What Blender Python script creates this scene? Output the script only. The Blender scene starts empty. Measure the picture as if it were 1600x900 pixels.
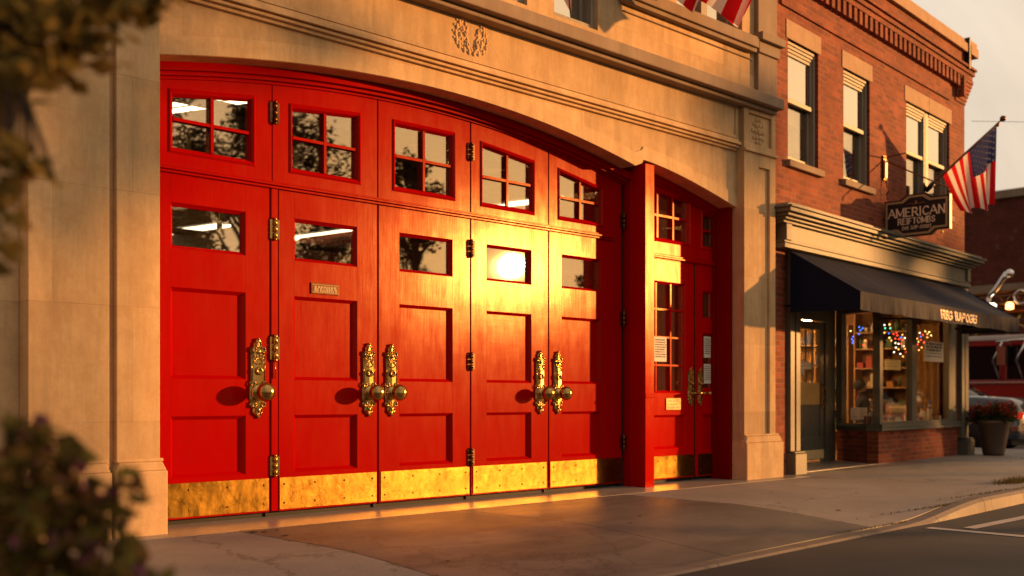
import bpy, math, random
from mathutils import Vector, Matrix
import numpy as np
random.seed(7); RNG = np.random.default_rng(11)
sc = bpy.context.scene
COL = sc.collection
R = math.radians
# ------------------------------------------------------------------ measuring
F = 1680.0; TH = math.atan(1754.0/F); CT, ST = math.cos(TH), math.sin(TH)
def at(px, y, w):                       # a point at view depth w (metres)
    t = (px-800)/F
    return Vector((w*(CT+t*ST), -7.5+w*(ST-t*CT), 1+(622-y)/F*w))
def fx(px, Y=.42):                      # x on the facade-parallel plane Y
    t = (px-800)/F; w = (Y+7.5)/(ST-t*CT)
    return w*(CT+t*ST)
def fz(px, y, Y=.42):
    t = (px-800)/F; w = (Y+7.5)/(ST-t*CT)
    return 1+(622-y)/F*w
PH = R(4.6); BO = Vector((11.85, .14, 0)); CP, SP = math.cos(PH), math.sin(PH)
BM = Matrix.Translation(BO) @ Matrix.Rotation(PH, 4, 'Z')
def bl(px, y, n=0):                     # (along, z) on the brick facade, n metres in front of it
    t = (px-800)/F; dx, dy = CT+t*ST, ST-t*CT
    ox, oy = BO.x+n*SP, BO.y-n*CP
    w = (ox*SP-(oy+7.5)*CP)/(dx*SP-dy*CP)
    return (w*dx-ox)*CP+(w*dy-7.5-oy)*SP, 1+(622-y)/F*w
def b_local(v): return BM.inverted() @ v
# ------------------------------------------------------------------ materials
def mat(name):
    m = bpy.data.materials.new(name); m.use_nodes = True
    nt = m.node_tree; nt.nodes.clear()
    o = nt.nodes.new('ShaderNodeOutputMaterial')
    return m, nt, o
class N:
    def __init__(s, nt): s.nt = nt
    def n(s, t, **k):
        x = s.nt.nodes.new('ShaderNode'+t)
        for a, v in k.items():
            if a in x.bl_rna.properties: setattr(x, a, v)
        return x
    def set(s, x, **k):
        for a, v in k.items():
            i = x.inputs[a.replace('_', ' ')]
            if isinstance(v, bpy.types.NodeSocket): s.nt.links.new(v, i)
            elif isinstance(v, (tuple, list)) and i.type == 'RGBA' and len(v) == 3: i.default_value = (*v, 1)
            else: i.default_value = v
        return x
    def L(s, a, b): s.nt.links.new(a, b)
    def coord(s, sc=(1,1,1), kind='Object'):
        c = s.n('TexCoord'); m = s.n('Mapping'); m.inputs['Scale'].default_value = sc
        s.L(c.outputs[kind], m.inputs['Vector']); return m.outputs[0]
    def noise(s, v, scale, detail=4, rough=.6, dist=0):
        x = s.n('TexNoise'); s.set(x, Scale=scale, Detail=detail, Roughness=rough, Distortion=dist)
        s.L(v, x.inputs['Vector']); return x.outputs['Fac']
    def ramp(s, f, *st):
        r = s.n('ValToRGB'); e = r.color_ramp.elements
        while len(e) < len(st): e.new(.5)
        for i, (p, c) in enumerate(st):
            e[i].position = p; e[i].color = (*c, 1) if isinstance(c, tuple) else (c, c, c, 1)
        s.L(f, r.inputs[0]); return r.outputs[0]
    def mix(s, f, a, b, mode='MIX'):
        x = s.n('Mix'); x.data_type = 'RGBA'; x.blend_type = mode
        for i, v in ((0, f), (6, a), (7, b)):
            if isinstance(v, bpy.types.NodeSocket): s.L(v, x.inputs[i])
            elif isinstance(v, tuple): x.inputs[i].default_value = (*v, 1)
            else: x.inputs[i].default_value = v if i == 0 else (v, v, v, 1)
        return x.outputs[2]
    def math(s, op, a, b=0.0, c=None):
        x = s.n('Math'); x.operation = op
        for i, v in enumerate((a, b) if c is None else (a, b, c)):
            if isinstance(v, bpy.types.NodeSocket): s.L(v, x.inputs[i])
            else: x.inputs[i].default_value = v
        return x.outputs[0]
    def bump(s, h, st=.3, d=.01, nrm=None):
        x = s.n('Bump'); s.set(x, Strength=st, Distance=d); s.L(h, x.inputs['Height'])
        if nrm: s.L(nrm, x.inputs['Normal'])
        return x.outputs[0]
    def bsdf(s, out, **k):
        b = s.n('BsdfPrincipled'); s.set(b, **k); s.L(b.outputs[0], out.inputs[0]); return b
def simple(name, col, rough=.6, metal=0, var=.25, scale=6, bump=.15, **k):
    m, nt, o = mat(name); n = N(nt); v = n.coord()
    f = n.noise(v, scale, 5); g = n.noise(v, scale*9, 3)
    d = tuple(c*(1-var) for c in col); l = tuple(min(1, c*(1+var)) for c in col)
    c = n.mix(f, d, l)
    n.bsdf(o, Base_Color=c, Roughness=n.math('MULTIPLY_ADD', g, .15, rough-.07), Metallic=metal, Normal=n.bump(g, bump, .004), **k)
    return m
def emit(name, col, st):
    m, nt, o = mat(name); e = N(nt).n('Emission'); N(nt).set(e, Color=col, Strength=st); nt.links.new(e.outputs[0], o.inputs[0]); return m
def stone_mat(name, a, b, joints=True, grime=.5):
    m, nt, o = mat(name); n = N(nt); v = n.coord()
    sep = n.n('SeparateXYZ'); n.L(v, sep.inputs[0])
    cmb = n.n('CombineXYZ'); n.L(n.math('ADD', sep.outputs[0], sep.outputs[1]), cmb.inputs[0]); n.L(sep.outputs[2], cmb.inputs[1])
    big = n.noise(v, .9, 5, .65); fine = n.noise(v, 30, 6, .7)
    streak = n.noise(n.coord((3.2, 3.2, .45)), 1.5, 8, .75)
    c = n.mix(big, a, b)
    c = n.mix(n.ramp(streak, (.42, 0.0), (.66, min(1.0, grime*1.35))), c, tuple(x*.52 for x in a))
    c = n.mix(n.ramp(n.noise(v, 3.3, 8, .75), (.42, 0.0), (.66, .55)), c, (a[0]*.6, a[1]*.5, a[2]*.42))
    c = n.mix(n.ramp(fine, (.3, .10), (.7, 0.0)), c, (.12, .09, .06))
    h = fine
    if joints:
        br = n.n('TexBrick'); n.set(br, Scale=1.0, Mortar_Size=.0022, Mortar_Smooth=.1); br.inputs['Brick Width'].default_value = 1.13; br.inputs['Row Height'].default_value = .83
        n.L(cmb.outputs[0], br.inputs['Vector'])
        wob = n.ramp(n.noise(v, 2.2, 3), (.38, .08), (.64, .55))
        jf = n.mix(1.0, br.outputs['Fac'], wob, 'MULTIPLY')
        tone = n.ramp(br.outputs['Color'], (0, .80), (1, 1.06)); br.inputs['Color1'].default_value = (0, 0, 0, 1); br.inputs['Color2'].default_value = (1, 1, 1, 1); br.inputs['Mortar'].default_value = (.5, .5, .5, 1)
        c = n.mix(1.0, c, tone, 'MULTIPLY'); c = n.mix(jf, c, (.17, .12, .08))
        h = n.math('SUBTRACT', n.math('MULTIPLY', fine, .25), br.outputs['Fac'])
    nr = n.bump(h, .28, .006)
    n.bsdf(o, Base_Color=c, Roughness=.85, Normal=nr, Specular_IOR_Level=.25)
    return m
def brick_mat(name, c1, c2, mortar, bw=.21, rh=.07):
    m, nt, o = mat(name); n = N(nt); v = n.coord()
    sep = n.n('SeparateXYZ'); n.L(v, sep.inputs[0])
    cmb = n.n('CombineXYZ'); n.L(n.math('ADD', sep.outputs[0], sep.outputs[1]), cmb.inputs[0]); n.L(sep.outputs[2], cmb.inputs[1])
    br = n.n('TexBrick'); n.set(br, Scale=1.0, Mortar_Size=.007, Mortar_Smooth=.2, Color1=c1, Color2=c2, Mortar=mortar, Bias=-.1)
    br.inputs['Brick Width'].default_value = bw; br.inputs['Row Height'].default_value = rh
    n.L(cmb.outputs[0], br.inputs['Vector'])
    big = n.noise(v, 1.3, 6, .75); f = n.noise(v, 45, 4)
    c = n.mix(n.ramp(big, (.38, 0.0), (.62, .75)), br.outputs['Color'], tuple(x*.42 for x in c1))
    c = n.mix(n.ramp(n.noise(v, 3.1, 6, .7), (.55, 0.0), (.8, .4)), c, (.42, .22, .12))
    c = n.mix(n.ramp(f, (.35, .25), (.6, 0.0)), c, (.08, .03, .02))
    h = n.math('SUBTRACT', n.math('MULTIPLY', f, .35), br.outputs['Fac'])
    n.bsdf(o, Base_Color=c, Roughness=.85, Normal=n.bump(h, .55, .008), Specular_IOR_Level=.25)
    return m
SUNAZ = R(30.0); TILT = math.tan((TH-SUNAZ)/2)  # normal tilt that shifts the sun glow along the doors
def lean(n, nrm, k=TILT):
    """old timber doors lean a touch out of plane: the surface normal swings toward the street end"""
    a = n.n('VectorMath'); a.operation = 'ADD'; n.L(nrm, a.inputs[0]); a.inputs[1].default_value = (k, 0, 0)
    b = n.n('VectorMath'); b.operation = 'NORMALIZE'; n.L(a.outputs[0], b.inputs[0]); return b.outputs[0]
def gloss_paint(name, col, f1=.0080, r1=.18, f2=.0035, r2=.28, k=TILT):
    m, nt, o = mat(name); n = N(nt); v = n.coord()
    g = n.noise(n.coord((20, 20, .8)), 2.0, 6, .7); s2 = n.noise(v, 1.9, 6, .65); f = n.noise(v, 70, 3); g2 = n.noise(n.coord((2.2, 2.2, 9)), 1.4, 5, .6)
    c = n.mix(n.ramp(s2, (.3, 0.0), (.75, .45)), col, tuple(x*.66 for x in col))
    c = n.mix(n.ramp(n.noise(n.coord((1.2, 1.2, .35)), 9, 8, .8), (.60, 0.0), (.78, .45)), c, (col[0]*.42, col[1]+.003, col[2]+.003))
    c = n.mix(n.ramp(n.noise(v, 38, 8, .85), (.70, 0.0), (.74, .7)), c, (.10, .012, .008))
    h = n.math('ADD', n.math('MULTIPLY', g, .11), n.math('MULTIPLY', n.noise(v, 1.7, 2, .5), 1.1))
    h = n.math('ADD', h, n.math('MULTIPLY', f, .012)); h = n.math('ADD', h, n.math('MULTIPLY', g2, .07))
    nr = lean(n, n.bump(h, .4, .006), k)
    d = n.n('BsdfDiffuse'); n.L(c, d.inputs[0]); n.L(n.bump(h, .3, .006), d.inputs['Normal']); sh = d.outputs[0]
    lw = n.n('Fresnel'); lw.inputs[0].default_value = 1.45
    wear = n.ramp(n.noise(n.coord((3, 3, .7)), 3.5, 6, .75), (.35, .55), (.7, 1.25))
    for fw, rg in ((f2, r2), (f1, r1)):
        gl = n.n('BsdfAnisotropic'); gl.distribution = 'BECKMANN'; gl.inputs['Color'].default_value = (1, .66, .36, 1)
        n.L(n.math('MULTIPLY_ADD', g, .05, rg-.025), gl.inputs['Roughness']); n.L(nr, gl.inputs['Normal'])
        mx = n.n('MixShader'); n.L(n.math('MULTIPLY', wear, fw), mx.inputs[0]); n.L(sh, mx.inputs[1]); n.L(gl.outputs[0], mx.inputs[2]); sh = mx.outputs[0]
    n.L(sh, o.inputs[0]); return m
def paint_mat(name, col, rough=.3):
    m, nt, o = mat(name); n = N(nt); v = n.coord(); s2 = n.noise(v, 2.7, 6, .7); f = n.noise(v, 60, 3)
    c = n.mix(n.ramp(s2, (.3, 0.0), (.75, .5)), col, tuple(x*.6 for x in col))
    c = n.mix(n.ramp(n.noise(n.coord((6, 6, .7)), 2.5, 6, .7), (.5, 0.0), (.75, .5)), c, tuple(x*.4 for x in col))
    n.bsdf(o, Base_Color=c, Roughness=n.math('MULTIPLY_ADD', f, .2, rough-.05), Normal=n.bump(n.math('ADD', s2, n.math('MULTIPLY', f, .06)), .3, .006), Specular_IOR_Level=.3); return m
def brass_mat(name, col, rough=.28, cloud=1.0):
    m, nt, o = mat(name); n = N(nt); v = n.coord()
    a = n.noise(v, 6.0, 3, .55, .4); b = n.noise(n.coord((1, 1, .5)), 15, 7, .7); sc_ = n.noise(n.coord((3, 3, 60)), 3.5, 4, .7)
    c = n.mix(n.ramp(a, (.32, 0.0), (.68, 1.0)), tuple(x*.62 for x in col), col)
    c = n.mix(n.ramp(b, (.52, 0.0), (.78, .38)), c, tuple(x*.35 for x in col))
    h = n.math('ADD', n.math('MULTIPLY', a, .55), n.math('MULTIPLY', b, .02)); h = n.math('ADD', h, n.math('MULTIPLY', sc_, .012))
    g = n.n('BsdfAnisotropic'); g.distribution = 'BECKMANN'; n.L(c, g.inputs['Color']); n.L(n.math('MULTIPLY_ADD', b, .16*cloud, rough-.06), g.inputs['Roughness'])
    nr = n.bump(h, .24 if cloud == 1.0 else .25, .012); n.L(lean(n, nr) if cloud == 1.0 else nr, g.inputs['Normal'])
    d = n.n('BsdfDiffuse'); n.L(n.mix(1.0, c, (.35, .30, .2), 'MULTIPLY'), d.inputs[0])
    mx = n.n('MixShader'); mx.inputs[0].default_value = .80; n.L(d.outputs[0], mx.inputs[1]); n.L(g.outputs[0], mx.inputs[2]); n.L(mx.outputs[0], o.inputs[0]); return m
def glass_mat(name, refl=.35, tint=(.9, .88, .82), rough=.012, wob=.05, ln=0):
    m, nt, o = mat(name); n = N(nt); v = n.coord()
    t = n.n('BsdfTransparent'); n.set(t, Color=tint)
    g = n.n('BsdfGlossy'); n.set(g, Color=(1.0, .88, .72) if ln else (.97, .92, .84), Roughness=rough)
    nb = n.bump(n.noise(v, 1.3, 2), wob, .02); n.L(lean(n, nb, ln) if ln else nb, g.inputs['Normal'])
    mx = n.n('MixShader'); mx.inputs[0].default_value = refl
    lw = n.n('LayerWeight'); lw.inputs[0].default_value = .25
    n.L(n.math('MULTIPLY_ADD', lw.outputs['Fresnel'], .3, refl-.06), mx.inputs[0])
    n.L(t.outputs[0], mx.inputs[1]); n.L(g.outputs[0], mx.inputs[2]); n.L(mx.outputs[0], o.inputs[0])
    return m
def leaf_mat(name, cols, trans=.25):
    m, nt, o = mat(name); n = N(nt)
    oi = n.n('NewGeometry') ; r = oi.outputs['Random Per Island']
    c = n.ramp(r, *[(i/max(1, len(cols)-1), q) for i, q in enumerate(cols)])
    d = n.n('BsdfDiffuse'); n.L(c, d.inputs[0]); t = n.n('BsdfTranslucent'); n.L(c, t.inputs[0])
    x = n.n('MixShader'); x.inputs[0].default_value = trans
    n.L(d.outputs[0], x.inputs[1]); n.L(t.outputs[0], x.inputs[2]); n.L(x.outputs[0], o.inputs[0])
    return m
def concrete_mat(name, a, b, rough=.75, tracks=0.0):
    m, nt, o = mat(name); n = N(nt); v = n.coord()
    big = n.noise(v, .7, 6, .65, .4); mid = n.noise(v, 5, 7, .75); fine = n.noise(v, 120, 3)
    c = n.mix(n.ramp(big, (.3, 0.0), (.7, 1.0)), a, b)
    c = n.mix(n.ramp(mid, (.48, 0.0), (.72, .35)), c, tuple(x*.5 for x in a))
    long_ = n.noise(n.coord((.55, 2.4, 1)), 1.2, 5, .6, .8)
    c = n.mix(n.ramp(long_, (.5, 0.0), (.68, tracks)), c, tuple(x*.38 for x in a))
    if tracks:
        vs = n.n('TexVoronoi'); n.set(vs, Scale=1.9, Randomness=1.0); wn = n.n('TexNoise'); n.set(wn, Scale=5.0, Detail=4); n.L(v, wn.inputs['Vector'])
        ad = n.n('VectorMath'); ad.operation = 'MULTIPLY_ADD'; n.L(wn.outputs['Color'], ad.inputs[0]); ad.inputs[1].default_value = (.22, .22, .22); n.L(v, ad.inputs[2]); n.L(ad.outputs[0], vs.inputs['Vector'])
        c = n.mix(n.ramp(vs.outputs['Distance'], (.06, .6), (.16, 0.0)), c, tuple(x*.35 for x in a))
    c = n.mix(n.ramp(n.noise(v, 30, 3, .6), (.66, 0.0), (.74, .4)), c, tuple(min(1, x*1.7) for x in a))
    c = n.mix(n.ramp(fine, (.35, .35), (.6, 0.0)), c, (.03, .025, .02))
    vo = n.n('TexVoronoi'); vo.feature = 'DISTANCE_TO_EDGE'; n.set(vo, Scale=.42); 
    wv = n.n('VectorMath'); wv.operation = 'ADD'
    nz = n.n('TexNoise'); n.set(nz, Scale=1.1, Detail=8, Roughness=.7); n.L(v, nz.inputs['Vector'])
    sv = n.n('VectorMath'); sv.operation = 'SCALE'; sv.inputs['Scale'].default_value = .9; n.L(nz.outputs['Color'], sv.inputs[0])
    n.L(v, wv.inputs[0]); n.L(sv.outputs[0], wv.inputs[1]); n.L(wv.outputs[0], vo.inputs['Vector'])
    crack = n.ramp(vo.outputs['Distance'], (0, .7), (.006, 0.0))
    c = n.mix(crack, c, (.02, .016, .012))
    h = n.math('ADD', n.math('MULTIPLY', mid, .5), n.math('MULTIPLY', fine, .5))
    n.bsdf(o, Base_Color=c, Roughness=n.math('MULTIPLY_ADD', big, .3, rough-.2), Normal=n.bump(h, .5, .006), Specular_IOR_Level=.4)
    return m
M = {}
M['stone'] = stone_mat('limestone', (.80, .54, .28), (.64, .42, .225))
M['stone_plain'] = stone_mat('limestone_trim', (.80, .54, .28), (.62, .41, .22), joints=False)
M['stone_dirty'] = stone_mat('weathered_limestone', (.46, .34, .24), (.15, .11, .085), joints=False, grime=1.0)
M['lintel'] = stone_mat('lintel_stone', (.52, .34, .21), (.42, .27, .17), joints=False, grime=.25)
M['brick'] = brick_mat('red_brick', (.37, .075, .030), (.14, .026, .014), (.28, .155, .095))
M['brick_dark'] = brick_mat('dark_red_brick', (.17, .035, .02), (.12, .025, .016), (.10, .05, .035), .3, .1)
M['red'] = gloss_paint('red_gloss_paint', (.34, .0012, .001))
M['red_side'] = gloss_paint('red_paint_tilted_for_side_glow', (.46, .0015, .001), .008, .22, k=math.tan(R(3.6)))  # same red, made brighter and tilted to carry sun glow on the side doors
M['red_shaded'] = gloss_paint('red_paint_in_jamb_shade', (.20, .0015, .001))  # same red darkened, the shade on the jambs put into its colour
M['brass'] = brass_mat('brass_plate', (.29, .17, .03), .30)
M['brass_orn'] = brass_mat('cast_brass', (.60, .37, .12), .30, .4)
M['brass_dark'] = brass_mat('dark_bronze', (.22, .10, .05), .4, .4)
M['glass'] = glass_mat('window_glass', .42, ln=TILT); M['sashglass'] = glass_mat('sash_glass', .45)
M['shopglass'] = glass_mat('shop_glass', .07, (.95, .92, .86), .008, .02)
M['upglass'] = glass_mat('upper_window_glass', .85, (.6, .55, .5), .02, .05)
M['black'] = simple('black_rubber', (.012, .010, .009), .7)
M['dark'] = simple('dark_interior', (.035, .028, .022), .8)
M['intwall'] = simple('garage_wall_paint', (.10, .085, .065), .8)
M['greige'] = paint_mat('grey_green_trim_paint', (.13, .115, .085), .45)
M['cream'] = paint_mat('cream_trim_paint', (.155, .135, .10), .5)
M['sash'] = paint_mat('taupe_sash_paint', (.30, .25, .19), .45)
M['blind'] = simple('window_blind', (.75, .70, .62), .8)
M['iron'] = simple('black_iron', (.02, .017, .015), .45, .6)
M['soil'] = simple('dark_soil', (.05, .033, .022), .95)
M['bark'] = simple('dark_bark', (.045, .028, .018), .9, bump=.6)
M['paper'] = simple('paper', (.72, .66, .54), .8, var=.06)
M['ink'] = simple('printed_ink', (.10, .06, .05), .8)
M['signboard'] = simple('dark_maroon_sign_paint', (.014, .004, .006), .75)
M['signgold'] = simple('faded_gold_paint', (.42, .27, .13), .5)
M['lettering'] = simple('pale_gold_lettering', (.95, .68, .46), .6, var=.08)
M['edgegold'] = simple('gold_leaf_edge', (.80, .55, .25), .4)
M['concrete'] = concrete_mat('pale_concrete', (.30, .26, .23), (.21, .18, .16))
M['apron'] = concrete_mat('worn_dark_concrete', (.165, .145, .13), (.09, .078, .070), .6, .8)
M['strip'] = concrete_mat('threshold_concrete', (.36, .31, .27), (.25, .22, .19), .38)
M['kerbm'] = concrete_mat('kerb_concrete', (.22, .165, .13), (.12, .09, .07))
M['asphalt'] = concrete_mat('asphalt', (.030, .025, .025), (.019, .016, .016), .8, .3)
M['whiteline'] = concrete_mat('worn_road_paint', (.55, .48, .42), (.40, .34, .30), .7, .2)
# ------------------------------------------------------------------ mesh helper
class MB:
    def __init__(s): s.v = []; s.f = []; s.m = []; s.sm = []
    def add(s, vs, fs, mi=0, smooth=False):
        o = len(s.v); s.v += [tuple(p) for p in vs]
        for f in fs: s.f.append([i+o for i in f]); s.m.append(mi); s.sm.append(smooth)
        return s
    def box(s, x0, x1, y0, y1, z0, z1, mi=0):
        return s.add([(x0,y0,z0),(x1,y0,z0),(x1,y1,z0),(x0,y1,z0),(x0,y0,z1),(x1,y0,z1),(x1,y1,z1),(x0,y1,z1)],
                     [(0,3,2,1),(4,5,6,7),(0,1,5,4),(1,2,6,5),(2,3,7,6),(3,0,4,7)], mi)
    def prism(s, poly, y0, y1, mi=0):           # polygon in x,z, extruded in y (counter-clockwise seen from -y)
        n = len(poly)
        vs = [(x, y0, z) for x, z in poly]+[(x, y1, z) for x, z in poly]
        return s.add(vs, [tuple(range(n)), tuple(range(2*n-1, n-1, -1))]+[(i, i+n, (i+1) % n+n, (i+1) % n) for i in range(n)], mi)
    def hprism(s, poly, z0, z1, mi=0):          # polygon in x,y extruded in z
        n = len(poly)
        vs = [(x, y, z0) for x, y in poly]+[(x, y, z1) for x, y in poly]
        return s.add(vs, [tuple(range(n-1, -1, -1)), tuple(range(n, 2*n))]+[(i, (i+1) % n, (i+1) % n+n, i+n) for i in range(n)], mi)
    def tube(s, pts, r, seg=8, mi=0, cap=True):
        pts = [Vector(p) for p in pts]; rr = r if isinstance(r, (list, tuple)) else [r]*len(pts)
        rings = []
        for i, p in enumerate(pts):
            d = (pts[min(i+1, len(pts)-1)]-pts[max(i-1, 0)]).normalized()
            a = d.cross(Vector((0, 0, 1)));
            if a.length < .05: a = d.cross(Vector((1, 0, 0)))
            a.normalize(); b = d.cross(a)
            rings += [p+rr[i]*(math.cos(q)*a+math.sin(q)*b) for q in [2*math.pi*k/seg for k in range(seg)]]
        fs = [(i*seg+k, i*seg+(k+1) % seg, (i+1)*seg+(k+1) % seg, (i+1)*seg+k) for i in range(len(pts)-1) for k in range(seg)]
        if cap: fs += [tuple(range(seg-1, -1, -1)), tuple(range((len(pts)-1)*seg, len(pts)*seg))]
        return s.add(rings, fs, mi, True)
    def lathe(s, prof, c, ax='z', seg=20, mi=0):     # prof: (r, h)
        vs = []
        for r, h in prof:
            for k in range(seg):
                q = 2*math.pi*k/seg; a, b = r*math.cos(q), r*math.sin(q)
                vs.append((c[0]+a, c[1]+b, c[2]+h) if ax == 'z' else (c[0]+a, c[1]+h, c[2]+b) if ax == 'y' else (c[0]+h, c[1]+a, c[2]+b))
        fs = [(i*seg+k, i*seg+(k+1) % seg, (i+1)*seg+(k+1) % seg, (i+1)*seg+k) for i in range(len(prof)-1) for k in range(seg)]
        return s.add(vs, fs, mi, True)
    def ball(s, c, r, sx=1, sy=1, sz=1, seg=12, mi=0):
        n = seg//2
        vs = [(c[0]+sx*r*math.sin(math.pi*i/n)*math.cos(2*math.pi*k/seg), c[1]+sy*r*math.sin(math.pi*i/n)*math.sin(2*math.pi*k/seg), c[2]+sz*r*math.cos(math.pi*i/n)) for i in range(n+1) for k in range(seg)]
        return s.add(vs, [(i*seg+k, (i+1)*seg+k, (i+1)*seg+(k+1) % seg, i*seg+(k+1) % seg) for i in range(n) for k in range(seg)], mi, True)
    def torus(s, c, R0, r, ax='y', seg=16, s2=6, mi=0, a0=0, a1=2*math.pi):
        pts = []
        for k in range(seg+1):
            q = a0+(a1-a0)*k/seg
            a, b = R0*math.cos(q), R0*math.sin(q)
            pts.append((c[0]+a, c[1], c[2]+b) if ax == 'y' else (c[0]+a, c[1]+b, c[2]) if ax == 'z' else (c[0], c[1]+a, c[2]+b))
        return s.tube(pts, r, s2, mi)
    def quad(s, a, b, c, d, mi=0): return s.add([a, b, c, d], [(0, 1, 2, 3)], mi)
    def build(s, name, mats, parent=None, bevel=0, mtx=None):
        me = bpy.data.meshes.new(name); me.from_pydata(s.v, [], s.f)
        for m in (mats if isinstance(mats, (list, tuple)) else [mats]): me.materials.append(m)
        me.polygons.foreach_set('material_index', s.m); me.polygons.foreach_set('use_smooth', s.sm)
        me.update()
        o = bpy.data.objects.new(name, me); COL.objects.link(o)
        if parent: o.parent = parent
        if mtx: o.matrix_local = mtx
        if bevel:
            b = o.modifiers.new('bevel', 'BEVEL'); b.width = bevel; b.segments = 2; b.limit_method = 'ANGLE'; b.angle_limit = R(40)
        return o
def tag(o, label=None, cat=None, group=None, kind=None):
    for k, v in (('label', label), ('category', cat), ('group', group), ('kind', kind)):
        if v: o[k] = v
    return o
def thing(name, label, cat, loc=(0, 0, 0), rz=0, group=None):
    o = bpy.data.objects.new(name, None); COL.objects.link(o); o.location = loc; o.rotation_euler = (0, 0, rz)
    o.empty_display_size = .2
    return tag(o, label, cat, group)
def copy_tree(o, parent=None):
    c = o.copy(); COL.objects.link(c); c.parent = parent
    for ch in [q for q in bpy.data.objects if q.parent == o]: copy_tree(ch, c)
    return c
# mini letter set, strokes in a 1 x 1 box; every stroke lies a hair above the last so none share a plane
GL = {'A': ([(0,0,.5,1),(.5,1,1,0),(.2,.36,.8,.36)], 1), 'M': ([(.06,0,.06,1),(.06,1,.55,.15),(.55,.15,1.04,1),(1.04,0,1.04,1)], 1.1),
 'E': ([(.08,0,.08,1),(.0,.96,.75,.96),(.08,.52,.62,.52),(.0,.04,.78,.04)], .8), 'F': ([(.08,0,.08,1),(0,.96,.75,.96),(.08,.5,.6,.5)], .78),
 'R': ([(.08,0,.08,1),(.0,.96,.6,.94),(.6,.94,.74,.75),(.74,.75,.6,.52),(.6,.52,.08,.5),(.42,.5,.86,0)], .86), 'P': ([(.08,0,.08,1),(.0,.96,.6,.94),(.6,.94,.74,.74),(.74,.74,.6,.5),(.6,.5,.08,.48)], .8),
 'I': ([(.14,0,.14,1)], .28), 'C': ([(.85,.8,.6,.97),(.6,.97,.25,.9),(.25,.9,.06,.5),(.06,.5,.25,.1),(.25,.1,.6,.03),(.6,.03,.86,.2)], .88),
 'N': ([(.08,0,.08,1),(.08,1,.82,0),(.82,0,.82,1)], .9), 'T': ([(.4,0,.4,1),(0,.96,.8,.96)], .8),
 'O': ([(.45,.97,.15,.8),(.15,.8,.06,.5),(.06,.5,.15,.2),(.15,.2,.45,.03),(.45,.03,.75,.2),(.75,.2,.84,.5),(.84,.5,.75,.8),(.75,.8,.45,.97)], .9),
 'B': ([(.08,0,.08,1),(0,.96,.56,.94),(.56,.94,.66,.75),(.66,.75,.5,.53),(.5,.53,.08,.52),(.5,.52,.76,.3),(.76,.3,.56,.05),(.56,.05,0,.04)], .8),
 'S': ([(.7,.82,.45,.97),(.45,.97,.14,.85),(.14,.85,.14,.62),(.14,.62,.66,.4),(.66,.4,.66,.15),(.66,.15,.4,.03),(.4,.03,.06,.2)], .78),
 'D': ([(.08,0,.08,1),(0,.96,.5,.95),(.5,.95,.8,.7),(.8,.7,.8,.3),(.8,.3,.5,.05),(.5,.05,0,.04)], .86),
 'U': ([(.08,1,.08,.25),(.08,.25,.4,.03),(.4,.03,.72,.25),(.72,.25,.72,1)], .8),
 'G': ([(.85,.8,.6,.97),(.6,.97,.25,.9),(.25,.9,.06,.5),(.06,.5,.25,.1),(.25,.1,.6,.03),(.6,.03,.84,.15),(.84,.15,.84,.46),(.84,.46,.55,.46)], .9),
 '3': ([(.08,.96,.7,.96),(.7,.96,.35,.58),(.35,.58,.68,.4),(.68,.4,.6,.1),(.6,.1,.3,.03),(.3,.03,.04,.16)], .74), '-': ([(.05,.45,.4,.45)], .45), ' ': ([], .45)}
def letters(mb, text, x, z, h, y, th=.14, wid=.85, serif=0, up=None, sgn=-1):
    """letters laid in the local x,z plane at depth y (growing towards sgn*y); returns end x"""
    up = up or (lambda X, Y, Z: (X, Y, Z)); k = 0
    def bar(a, b, c, d, t):
        nonlocal k; k += 1
        dx, dz = c-a, d-b; l = math.hypot(dx, dz) or 1e-6; ux, uz = dx/l, dz/l; px_, pz_ = -uz*t/2, ux*t/2
        e = t*.18; a -= ux*e; b -= uz*e; c += ux*e; d += uz*e; yy = y+sgn*(.0004+(k % 9)*.00035)
        mb.add([up(a-px_, yy, b-pz_), up(c-px_, yy, d-pz_), up(c+px_, yy, d+pz_), up(a+px_, yy, b+pz_)], [(0, 1, 2, 3)])
    for ch in text:
        st, w = GL[ch]
        for (a, b, c, d) in st:
            vert = abs(c-a) < .05; t = h*th*(1.0 if (vert or (c > a) == (d < b)) else .62)
            bar(x+a*h*wid, z+b*h, x+c*h*wid, z+d*h, t)
            if serif:
                for q, (sx, sz) in enumerate(((a, b), (c, d))):
                    if (sz in (0, 1)) and (vert or ch in 'AMNR'):
                        bar(x+(sx-.13)*h*wid, z+sz*h, x+(sx+.13)*h*wid, z+sz*h, h*.06)
        x += (w+.16)*h*wid
    return x
def text_w(t, h, wid=.85): return sum((GL[c][1]+.16)*h*wid for c in t)
# ================================================================= FIRE STATION
fs = thing('fire_station', 'cream limestone fire station with wide arched red folding bay doors', 'fire station', (7.3, 0, 0))
FM = Matrix.Translation((-7.3, 0, 0))
def fp(mb, name, m, bevel=0, parent=None, **k):
    if parent is None: return mb.build(name, m, fs, bevel, FM)
    return mb.build(name, m, parent, bevel)
def arch1(x): return 3.54+.305*(1-((x-6.4)/2.86)**2)
def arch2(x):
    u = max(0, (x-9.28)/1.82); return 3.645-.315*u**1.45
YS = .12
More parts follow.
